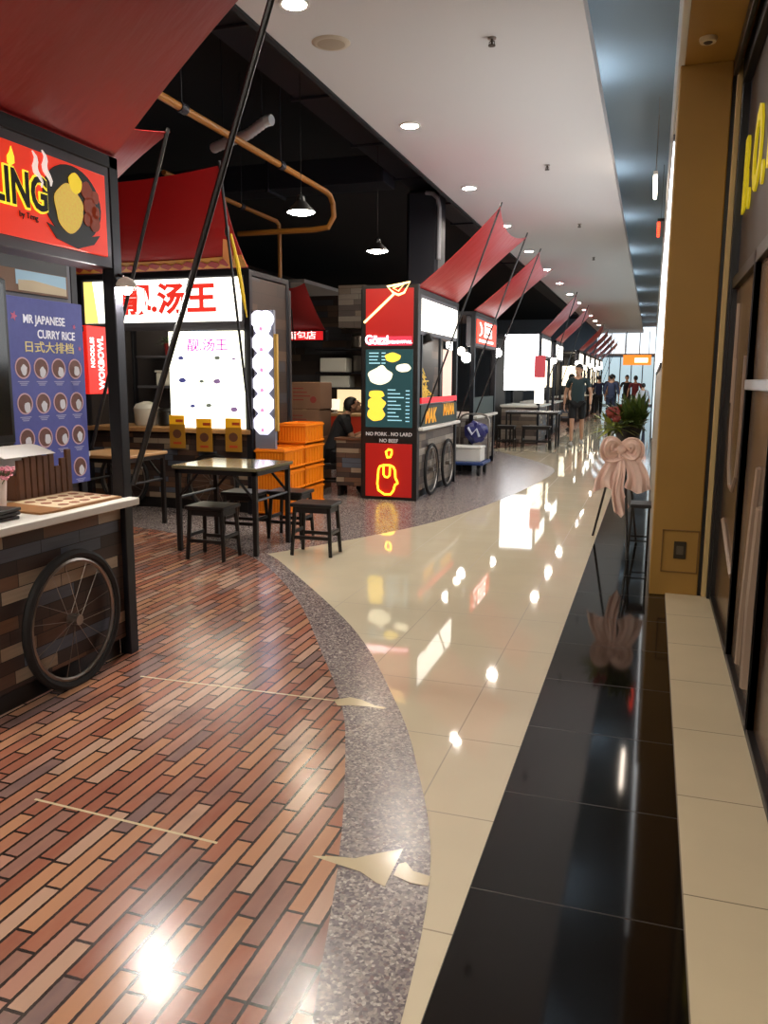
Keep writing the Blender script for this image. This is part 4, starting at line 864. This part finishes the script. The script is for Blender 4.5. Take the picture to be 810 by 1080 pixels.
def stool(x, y, lb, rz=0, w_=.36, d=.30, h=.45, group='black wooden stools'):
    t = thing('stool', lb, 'stool', (x, y, 0), group)
    c, s = math.cos(rz), math.sin(rz); a, b = V((c,s,0)), V((-s,c,0)); o = V((x,y,0))
    MB().obox(o+Z_*(h-.015), a, b, Z_, w_, d, .03, .006).build('seat', M_BLKW, t)
    m = MB(); m.obox(o+Z_*(h-.055), a, b, Z_, w_-.05, d-.05, .05, .002); m.build('apron', M_BLKW, t)
    for i in (-1,1):
        for j in (-1,1): 
            p0 = o + a*(i*(w_/2-.035)) + b*(j*(d/2-.035)) + Z_*(h-.03); p1 = o + a*(i*(w_/2-.012)) + b*(j*(d/2-.012)) + Z_*.004
            MB().tube(p0, p1, .019, .017, 6).build('leg', M_BLKW, t)
    m = MB()
    for j in (-1,1): m.obox(o + b*(j*(d/2-.02)) + Z_*.16, a, b, Z_, w_-.04, .018, .03, .002)
    for i in (-1,1): m.obox(o + a*(i*(w_/2-.02)) + Z_*.20, a, b, Z_, .018, d-.04, .03, .002)
    m.build('stretcher', M_BLKW, t)
    return t
stool(-3.41, 5.88, 'black stool tucked at the near left corner of the shiny table')
stool(-3.55, 6.72, 'black stool at the far side of the shiny table, under its left half')
stool(-3.18, 6.92, 'black stool behind the right legs of the shiny table')
stool(-2.66, 6.30, 'black stool standing alone right of the shiny table', .04, .37, .28)
table(-5.36,-4.68,6.5,7.15,.75, M_WOOD, 'tan topped table half hidden behind the noodle kiosk post')
table(-3.10,-1.95,18.35,18.95,.80, mat('far_top', (150,152,156), .2), 'long dark table before the bright white menu wall', braces=False)
stool(-3.0, 17.9, 'dark stool at the left end of the far table', 0, .40, .3, .5)
stool(-2.35, 17.95, 'dark stool in front of the far table, wider of the two', 0, .62, .3, .5)
# ------------------------------------------------------------------ hand trolley with load
t = thing('hand_trolley', 'blue platform trolley with chrome handle beside the fries kiosk', 'trolley', (-2.62,12.7,0))
MB().box(-2.98,-2.42,12.35,13.0,.17,.22,.012).build('platform', mat('trolley_blue', (34,62,120), .4), t)
MB().path([(-2.94,12.96,.2), (-2.94,12.98,.85), (-2.90,12.98,.91), (-2.82,12.98,.94), (-2.58,12.98,.94), (-2.50,12.98,.91), (-2.46,12.98,.85), (-2.46,12.96,.2)], .016, 8).build('handle', M_CHROME, t)
for x in (-2.9,-2.5):
    for y in (12.42,12.92):
        m = MB(); m.tube((x-.02,y,.07), (x+.02,y,.07), .067, seg=14); m.box(x-.03,x+.03,y-.02,y+.02,.13,.17,.003); m.build('caster', M_RUB, t)
loose('foam_box', MB().box(-2.94,-2.47,12.40,12.75,.222,.42,.012).box(-2.95,-2.46,12.39,12.76,.42,.46,.01), mat('foam_white', (226,224,216), .7), (-2.7,12.57,.222), 'white foam box on the blue trolley', 'box')
m = MB(); random.seed(6); bm2 = bmesh.new(); bmesh.ops.create_icosphere(bm2, subdivisions=3, radius=1)
for v in bm2.verts: v.co = v.co*(1+.18*math.sin(7*v.co.x+3*v.co.z)*math.cos(5*v.co.y))
m.merge(bm2, lambda q: V((-2.62+q.x*.18, 12.72+q.y*.14, .665+q.z*.17))); t = thing('plastic_bag', 'dark blue stuffed bag on top of the trolley load', 'bag', (-2.62,12.72,.46)); m.build('bag_body', mat('bag_navy', (38,40,100), .35), t)
m = MB(); m.path([(-2.72,12.60,.74), (-2.65,12.57,.64), (-2.58,12.58,.72), (-2.54,12.60,.60)], .02, 6); m.build('bag_print', mat('bag_white', (200,204,220), .5), t)
# ------------------------------------------------------------------ flower stand
t = thing('flower_stand', 'congratulatory flower stand with pink ribbon behind the ochre pillar', 'flower stand', (-.2,7.45,0))
ap = V((-.21,7.45,1.0))
for p in ((-.466,7.96), (-.12,6.93), (-.06,7.72)): MB().tube((p[0],p[1],.002), ap+V(((p[0]+.2)*.15,(p[1]-7.45)*.15,0)), .011, seg=8).build('leg', M_BLKW, t)
MB().lathe((-.18,7.45,.93), [(.05,0), (.09,.04), (.12,.14), (.11,.18), (.04,.19)], 18).build('basket', mat('basket_black', (26,24,26), .5), t)
def leaves(n, c, spread, Lr, up, seed, wd=.013):
    random.seed(seed); m = MB(); c = V(c)
    for i in range(n):
        a = random.random()*2*PI; e = up[0]+(up[1]-up[0])*random.random(); L_ = Lr[0]+(Lr[1]-Lr[0])*random.random()
        d = V((math.cos(a)*math.cos(e), math.sin(a)*math.cos(e), math.sin(e)))
        if d.x > .25 and c.x > -.2: d.x *= .3
        o_ = c + V((random.uniform(-1,1)*spread, random.uniform(-1,1)*spread, random.uniform(-.3,.6)*spread)); s_ = d.cross(Z_+V((.01,0,0))).normalized()*wd; dr = .12+.2*random.random()
        m.grid(lambda u, v: o_ + d*L_*u + s_*(2*v-1)*math.sin(PI*min(1,u*.93+.07)) - Z_*dr*L_*u*u, 5, 2, .0015)
    return m
leaves(150, (-.14,7.42,1.08), .07, (.26,.40), (.0,1.5), 21, .017).build('foliage', mat('leaf_green', (66,84,30), .45), t)
leaves(60, (-.30,7.36,1.08), .05, (.14,.26), (-.3,1.0), 22, .013).build('light_foliage', mat('leaf_lime', (142,150,60), .5), t, 'yellow-green leaves')
m = MB(); random.seed(23)
for i in range(6):
    c = V((-.28+.05*random.uniform(-1,1), 7.34+.08*random.uniform(-1,1), 1.20+.05*random.uniform(-1,1)))
    for k in range(6): 
        b = 2*PI*k/6; m.ell(c+V((.022*math.cos(b),.012*math.sin(k),.022*math.sin(b))), (.02,.008,.02), 7)
m.build('blossoms', mat('blossom_red', (128,46,36), .6), t)
rib = mat('ribbon_pink', (236,206,194), .55); m = MB()
def rb(P, W0, W1, dv=V((1,0,0))):
    P = [V(p) for p in P]; n = len(P)-1
    def f(u, v):
        s_ = u*n; k = min(int(s_), n-1); q = P[k].lerp(P[k+1], s_-k); ww = W0+(W1-W0)*u
        return q + dv*(v-.5)*ww + V((0,-.02*math.sin(9*v+5*u),0))
    m.grid(f, 14, 8, .003)
def tail(P, W0, W1, tip=.0):
    P = smooth3(P); n = len(P)-1
    def f(u, v):
        k = min(int(u*n), n-1); q = P[k].lerp(P[k+1], u*n-k); ww = W0+(W1-W0)*u
        d = (P[min(k+1,n)]-P[k]).normalized(); sd = d.cross(V((0,-1,0))).normalized()
        return q + sd*((v-.5)*ww) + V((0,-.022*math.sin(11*v+4*u)*u-.012*math.sin(23*v)*u,0)) - V((0,0,tip*u*u*(1-abs(2*v-1))))
    m.grid(f, 18, 12, .0025)
def smooth3(P):
    a = smooth_curve([(p[0],p[2]) for p in P], 6); b = smooth_curve([(p[1],0) for p in P], 6); return [V((x, y[0], z)) for (x, z), y in zip(a, b)]
tail([(-.23,7.22,.90), (-.28,7.18,.78), (-.33,7.17,.64), (-.33,7.17,.53)], .08, .22, -.05)
tail([(-.22,7.20,.90), (-.21,7.15,.74), (-.23,7.14,.56), (-.19,7.15,.40)], .04, .13, .08)
tail([(-.20,7.22,.90), (-.12,7.17,.80), (-.07,7.16,.68), (-.07,7.17,.58)], .09, .22, .05)
tail([(-.22,7.20,.92), (-.27,7.13,.97), (-.32,7.12,.97), (-.34,7.14,.90), (-.31,7.17,.85), (-.23,7.19,.88)], .06, .15)
tail([(-.22,7.20,.92), (-.16,7.13,.97), (-.10,7.12,.96), (-.08,7.14,.90), (-.12,7.17,.84), (-.20,7.19,.88)], .06, .15)
m.ell((-.22,7.185,.905), (.045,.03,.04), 12)
m.build('ribbon', rib, t, 'large pale pink ribbon bow')
t = thing('low_stand', 'black metal low stand between the flower stand and pillar', 'stand', (-.01,7.05,0))
for x, y in ((-.10,6.98), (-.10,7.2), (.035,6.98), (.035,7.2)): MB().tube((x-.02 if x < 0 else x,y,.002), (x,y,.44), .009, seg=8).build('leg', M_BLKW, t)
MB().box(-.115,.05,6.96,7.22,.44,.47,.005).build('stand_top', M_BLKW, t)
m = MB(); m.tube((-.11,6.98,.16), (.035,6.98,.16), .007, seg=6); m.tube((-.11,7.2,.16), (.035,7.2,.16), .007, seg=6); m.build('stretcher', M_BLKW, t)
# ------------------------------------------------------------------ right side and corridor end
t = thing('shop_lightbox', 'bright white lit shop band on the right wall beyond the pillar', 'light box', (.06,10,2))
MB().box(.050,.0597,6.6,15,1.62,3.2,.002).build('lit_face', E_('band_white', (248,252,255), 3.0), t)
for z in (1.58, 3.2): MB().box(.045,.0597,6.55,15.05,z,z+.04,.003).build('box_edge', M_FRAMEG, t)
t = thing('shop_lightbox', 'second lit shop front further along the right wall', 'light box', (.06,24,2))
MB().box(.050,.0597,18,30,.3,2.9,.002).build('lit_face', E_('band_blue', (206,226,236), 1.2), t)
for z in (.26, 2.9): MB().box(.045,.0597,17.95,30.05,z,z+.04,.003).build('box_edge', M_FRAMEG, t)
struct('trim_7', MB().box(-3.2,.06,50,50.2,2.95,3.05,.003).box(-3.2,.06,50,50.3,4.55,5.5,.003), M_CEIL, 'white beams over the corridor end')
t = thing('end_glazing', 'bright pale glass band under the ceiling at the corridor end', 'glazing', (-1.5,50.1,3.1))
MB().box(-3.2,.05,50.08,50.12,3.05,4.55,.002).build('lit_glass', E_('glass_sky', (226,240,250), 1.5), t)
m = MB()
for x in (-2.4,-1.6,-.8): m.box(x-.03,x+.03,50.04,50.08,3.05,4.55,.003)
m.build('mullion', M_WHITE, t)
t = thing('shop_sign', 'orange shop sign at the far end of the corridor', 'sign', (-.9,48,2.6))
MB().box(-1.62,-.12,48,48.1,2.36,2.92,.01).build('sign_panel', E_('orange_glow', (250,140,50), 1.2), t)
MB().box(-1.0,-.3,47.98,48.01,2.5,2.75,.004).build('sign_lettering', E_('orange_white', (255,240,210), 2.2), t)
MB().box(-1.5,-1.47,48.03,48.07,2.92,4.2,.004).box(-.28,-.25,48.03,48.07,2.92,4.2,.004).build('hanger', M_FRAMEG, t)
t = thing('glazed_partition', 'pale bluish glass shop front closing the corridor end', 'glass partition', (-1.5,52,0))
for k in range(5):
    x = -3.2+.65*k; MB().box(x+.03,x+.62,52,52.04,.1,2.9,.002).build('glass_panel', E_('front_glass', (180,202,210), .95), t)
m = MB()
for k in range(6): m.box(-3.2+.65*k-.03,-3.2+.65*k+.03,51.98,52.06,0,2.9,.003)
m.build('mullion', M_FRAMEG, t)
t = thing('red_sign', 'string of tiny red letters under the right tube light', 'sign', (.0,13,4.0))
MB().box(-.06,.04,13.2,14.6,3.82,3.86,.003).build('sign_case', M_BLKW, t)
m = MB()
for k in range(7): m.box(-.062,-.02,13.25+.19*k,13.35+.19*k,3.80,3.821,.002)
m.build('sign_glow', E_('red_glow', (255,60,30), 4), t)
h = MB(); h.tube((-.01,13.9,3.86), (-.01,13.9,4.78), .003); h.build('hanger', M_BLKW, t)
# ------------------------------------------------------------------ people
def skin_obj(verts, edges, radii, name, sub=1, vox=0, extra=None, root=0):
    me = bpy.data.meshes.new(name); me.from_pydata([tuple(v) for v in verts], edges, []); o = bpy.data.objects.new(name, me); COL.objects.link(o)
    md = o.modifiers.new('skin', 'SKIN'); md.use_smooth_shade = True
    for i, sv in enumerate(me.skin_vertices[0].data):
        r = radii[i]; sv.radius = r if isinstance(r, tuple) else (r, r); sv.use_root = (i == root)
    sb = o.modifiers.new('sub', 'SUBSURF'); sb.levels = sub; sb.render_levels = sub
    dg = bpy.context.evaluated_depsgraph_get(); r = bpy.data.meshes.new_from_object(o.evaluated_get(dg))
    bpy.data.objects.remove(o)
    return r
def voxel(mb, size):
    me = bpy.data.meshes.new('tmp'); bmesh.ops.recalc_face_normals(mb.bm, faces=mb.bm.faces[:]); mb.bm.to_mesh(me); mb.bm.free()
    o = bpy.data.objects.new('tmp', me); COL.objects.link(o); md = o.modifiers.new('r', 'REMESH'); md.mode = 'VOXEL'; md.voxel_size = size; md.use_smooth_shade = True
    sm = o.modifiers.new('s', 'SMOOTH'); sm.factor = .5; sm.iterations = 2
    dg = bpy.context.evaluated_depsgraph_get(); r = bpy.data.meshes.new_from_object(o.evaluated_get(dg)); bpy.data.objects.remove(o); return r
def person(label, loc, rz, J, look=0.0, nod=0.0, scale=1.0, skin=(196,150,122), top=(40,54,58), bottom=(22,22,26), shoes=(150,146,140), hair=(20,17,16), sleeves=.62, legs=.55, vox=.012, group=None):
    """J: joint positions in metres (figure faces -Y, height about 1.75)"""
    t = thing('person', label, 'person', loc, group)
    Rz = Matrix.Rotation(rz, 3, 'Z'); o0 = V(loc)
    F = lambda p: o0 + Rz @ (V(p)*scale)
    j = {k: V(v) for k, v in J.items()}
    names = []; vs = []; es = []; rs = []
    def add(p, r, par=None):
        vs.append(V(p)); rs.append(r); i = len(vs)-1
        if par is not None: es.append((par, i))
        return i
    pel = add(j['pelvis'], (.105,.085)); wa = add(j['pelvis'].lerp(j['chest'], .5), (.095,.075), pel); ch = add(j['chest'], (.115,.09), wa)
    nb = add(j['chest'].lerp(j['neck'], .62), (.085,.07), ch); nk = add(j['neck'], .05, nb); add(j['neck'].lerp(j['head'], .6), .05, nk)
    for s in 'lr':
        sh = add(j['sho_'+s], .052, nb); el = add(j['elb_'+s], .037, sh); add(j['elb_'+s].lerp(j['wri_'+s], .35), .038, el); add(j['wri_'+s], .026, len(vs)-1)
        hp = add(j['hip_'+s], .082, pel); mid = add(j['hip_'+s].lerp(j['kne_'+s], .5), .072, hp); kn = add(j['kne_'+s], .052, mid); cf = add(j['kne_'+s].lerp(j['ank_'+s], .3), .053, kn); add(j['ank_'+s], .034, cf)
    body = skin_obj(vs, es, rs, 'b', 1)
    mb = MB(); b2 = bmesh.new(); b2.from_mesh(body); mb.merge(b2)
    # head
    hc = j['head']; Hr = Matrix.Rotation(look, 3, 'Z') @ Matrix.Rotation(nod, 3, 'X')
    hf = lambda p: hc + Hr @ V(p)
    def hell(c, r, seg=14): mb.ell((0,0,0), r, seg, lambda q: hf(V(c)+q))
    hell((0,.01,.02), (.074,.092,.105), 18); hell((0,-.03,-.055), (.052,.055,.058)); hell((0,-.095,-.012), (.012,.016,.022), 8); hell((0,-.085,.02), (.009,.012,.03), 8)
    for s in (-1,1): hell((s*.075,.012,-.005), (.012,.022,.032), 8); hell((s*.03,-.08,.028), (.02,.012,.008), 8)
    hell((0,-.083,-.05), (.024,.008,.008), 8)
    # hands: palm, four fingers and a thumb
    for s, sg_ in (('l', 1), ('r', -1)):
        wv = j['wri_'+s]; d = (wv - j['elb_'+s]).normalized(); d = (d + V(J.get('hand_'+s, (0,0,-.25)))).normalized()
        side = d.cross(X_ if abs(d.x) < .9 else Y_).normalized(); side = V((0,-1,0)) if side.length < .1 else side
        if side.y > 0: side = -side
        nrm = d.cross(side).normalized()
        if nrm.x*sg_ > 0: nrm = -nrm                      # palm towards the body
        pc = wv + d*.055
        b3 = bmesh.new(); bmesh.ops.create_uvsphere(b3, u_segments=10, v_segments=8, radius=1)
        mb.merge(b3, lambda q: pc + d*q.z*.058 + side*q.x*.042 + nrm*q.y*.018)
        for k, (off, L_) in enumerate(((.031,.072), (.011,.082), (-.010,.076), (-.030,.060))):
            r0 = wv + d*.085 + side*off; p1 = r0 + d*L_*.5 + nrm*.006; p2 = p1 + (d*.8+nrm*.6).normalized()*L_*.32; p3 = p2 + (d*.45+nrm*.9).normalized()*L_*.26
            mb.path([r0, p1, p2, p3], [.0098,.009,.0082,.007], 8)
        q0 = wv + d*.03 + side*.03; q1 = q0 + (side*.75+d*.65).normalized()*.04; q2 = q1 + (d*.9+side*.2+nrm*.3).normalized()*.032
        mb.path([q0, q1, q2], [.013,.0105,.008], 8)
    me = voxel(mb, vox)
    mb = MB(); b2 = bmesh.new(); b2.from_mesh(me); mb.merge(b2, F)
    body_o = mb.build('body', mat('skin_%d_%d' % (skin[0], skin[1]), skin, .5), t)
    # shirt
    vs, es, rs = [], [], []
    low = j['pelvis'] + V((0,0,-.10)) if 'hem' not in J else V(J['hem'])
    pel = add(low, (.165,.14)); w2 = add(j['pelvis']+V((0,0,.06)), (.155,.13), pel); wa = add(j['pelvis'].lerp(j['chest'], .5), (.148,.122), w2); ch = add(j['chest'], (.168,.132), wa); nb = add(j['chest'].lerp(j['neck'], .60), (.105,.088), ch); add(j['chest'].lerp(j['neck'], .86), (.066,.062), nb)
    for s in 'lr':
        sh = add(j['sho_'+s], .070, nb); el = add(j['sho_'+s].lerp(j['elb_'+s], min(1, sleeves)), .060, sh)
        if sleeves > 1: add(j['elb_'+s].lerp(j['wri_'+s], sleeves-1), .046, el)
    b2 = bmesh.new(); b2.from_mesh(skin_obj(vs, es, rs, 's', 1)); mb = MB(); mb.merge(b2, F); so = mb.build('shirt', mat('cloth_%d_%d_%d' % top, top, .8), t)
    # trousers or shorts
    vs, es, rs = [], [], []
    pel = add(j['pelvis']+V((0,0,.03)), (.135,.112))
    for s in 'lr':
        hp = add(j['hip_'+s], .098, pel)
        if legs <= 1: m1 = add(j['hip_'+s].lerp(j['kne_'+s], .5), .090, hp); add(j['hip_'+s].lerp(j['kne_'+s], legs), .085, m1)
        else:
            m1 = add(j['hip_'+s].lerp(j['kne_'+s], .5), .086, hp); k_ = add(j['kne_'+s], .068, m1); add(j['kne_'+s].lerp(j['ank_'+s], legs-1), .054, k_)
    b2 = bmesh.new(); b2.from_mesh(skin_obj(vs, es, rs, 'p', 1)); mb = MB(); mb.merge(b2, F); mb.build('shorts' if legs <= 1 else 'trousers', mat('cloth_%d_%d_%d' % bottom, bottom, .8), t)
    # hair, eyes, shoes
    mb = MB(); bm3 = bmesh.new(); bmesh.ops.create_uvsphere(bm3, u_segments=18, v_segments=12, radius=1)
    kill = [f for f in bm3.faces if f.calc_center_median().z < -.12-.75*max(0, f.calc_center_median().y)+.42*max(0, -f.calc_center_median().y)]
    bmesh.ops.delete(bm3, geom=kill, context='FACES')
    mb.merge(bm3, lambda q: F(hf(V((q.x*.087, .014+q.y*.104, .030+q.z*.112))))); hh = mb.build('hair', mat('hair_%d' % hair[0], hair, .6), t)
    sd = hh.modifiers.new('thick', 'SOLIDIFY'); sd.thickness = .008; sd.offset = -1
    for s in (-1,1): MB().ell(F(hf((s*.030,-.083,.014))), .0085, 8).build('eye', mat('eye_dark', (30,24,22), .3), t)
    for s in 'lr':
        a = j['ank_'+s]; mb = MB(); dr = V(J.get('toe_'+s, (0,-1,0))).normalized(); sd_ = V((-dr.y, dr.x, 0)).normalized(); ca = V((a.x, a.y, a.z-.055))
        def shp(q):
            k = max(0, q.x); return F(ca + dr*(.055+q.x*.135) + sd_*(q.y*(.048-.006*k)) + V((0,0,1))*(max(-.035, q.z*(.055-.02*k))))
        b3 = bmesh.new(); bmesh.ops.create_uvsphere(b3, u_segments=14, v_segments=10, radius=1); mb.merge(b3, shp); mb.build('shoe', mat('shoe_%d' % shoes[0], shoes, .6), t)
    return t
def stand(step=.0, arms=.04, lean=0):
    J = {'pelvis': (0,0,.95), 'chest': (0,lean*.6,1.27), 'neck': (0,lean,1.50), 'head': (0,-.015+lean*1.1,1.63)}
    for s, g in (('l', 1), ('r', -1)):
        J['sho_'+s] = (g*.185, lean*.9, 1.42); J['elb_'+s] = (g*(.235+arms), .02-step*g*.10, 1.13); J['wri_'+s] = (g*(.245+arms), -.06-step*g*.22, .89)
        J['hip_'+s] = (g*.092, 0, .90); J['kne_'+s] = (g*.100, -.03+g*step*.16, .49); J['ank_'+s] = (g*.10, .03+g*step*.30, .09 if g*step <= 0.05 else .11)
    return J
person('man in dark teal polo shirt and black shorts walking towards the viewer', (-1.60,19.2,0), .0, stand(.5), look=-.5, scale=1.055, top=(40,58,62), bottom=(18,18,22), legs=.85, shoes=(170,164,158), vox=.009)
person('person in navy shirt and black trousers walking away down the corridor', (-2.05,34.5,0), PI, stand(.5), scale=.96, top=(24,28,62), bottom=(20,20,24), legs=1.9, shoes=(40,38,38))
person('person in blue shirt and jeans beside the navy-shirted walker', (-1.40,31.0,0), PI-.3, stand(.2), scale=.98, top=(52,62,92), bottom=(44,54,80), legs=1.9, shoes=(60,56,56), sleeves=1.5)
person('far person in red top near the corridor end on the right', (-.62,33.5,0), PI+.2, stand(.2), scale=.96, top=(120,40,46), bottom=(40,36,44), legs=1.9, shoes=(40,38,38))
person('far person in black top left of the one in red', (-1.0,35.5,0), 0, stand(-.3), scale=.98, top=(26,26,30), bottom=(40,40,48), legs=1.9, shoes=(40,38,38))
person('distant person in grey shirt deep in the corridor', (-1.75,40.5,0), PI, stand(.4), scale=1.0, top=(84,84,92), bottom=(30,30,36), legs=1.9, shoes=(40,38,38))
person('distant person in dark jacket at the far left of the corridor', (-2.1,44,0), 0, stand(-.4), scale=1.0, top=(34,30,34), bottom=(26,26,30), legs=1.9, shoes=(40,38,38), sleeves=1.9)
person('customer in brown top standing at the kiosk left of the teal polo man', (-2.25,24.6,0), PI/2, stand(.1), scale=.95, top=(96,66,40), bottom=(34,30,30), legs=1.9, shoes=(40,38,38))
person('distant child-sized figure in pale shirt by the right wall', (-.28,30,0), PI, stand(.2), scale=.80, top=(190,190,196), bottom=(60,60,80), legs=1.9, shoes=(60,58,58), sleeves=1.2)
# seated person beside the corner kiosk
SJ = {'pelvis': (0,0,.52), 'chest': (.02,-.10,.82), 'neck': (.03,-.20,1.03), 'head': (.03,-.28,1.13), 'hem': (0,0.0,.50)}
for s, g in (('l', 1), ('r', -1)):
    SJ['sho_'+s] = (g*.175, -.15, .96); SJ['elb_'+s] = (g*.20, -.26, .70); SJ['wri_'+s] = (g*.07, -.44, .80); SJ['hip_'+s] = (g*.095, -.02, .50); SJ['kne_'+s] = (g*.13, -.42, .50); SJ['ank_'+s] = (g*.13, -.40, .09); SJ['hand_'+s] = (-g*.25,-.2,.2)
person('person in black shirt sitting bent over a phone behind the fries menu panel', (-3.96,9.95,0), PI/2+.45, SJ, nod=-.55, top=(18,18,22), bottom=(24,24,28), legs=1.9, shoes=(26,24,24), sleeves=.7, vox=.009, skin=(176,132,104))
def rotp(p, loc, rz): return V(loc) + Matrix.Rotation(rz, 3, 'Z') @ V(p)
q = rotp((0,-.50,.85), (-3.96,9.95,0), PI/2+.45)
m = MB(); m.obox(q, V((math.cos(2.02),math.sin(2.02),0)), V((0,0,1)), V((math.cos(.45),math.sin(.45),0)), .075, .15, .009, .003); base(m, 'mobile_phone', M_BLKW, q, 'black phone held by the seated person in black', 'phone')
stool(-3.96, 9.95, 'stool under the seated person in black', .45, .36, .32, .395)
t = thing('side_cabinet', 'low reclaimed plank cabinet in front of the seated person in black', 'cabinet', (-3.62,9.72,0))
MB().box(-3.78,-3.42,9.62,9.80,.14,.72,.005).build('cabinet_body', M_PLANK, t); MB().box(-3.80,-3.41,9.6,9.82,.72,.75,.004).build('cabinet_top', M_DKWOOD, t)
for x in (-3.77,-3.46): MB().box(x,x+.04,9.64,9.78,.0035,.14,.003).build('foot', M_BLKW, t)
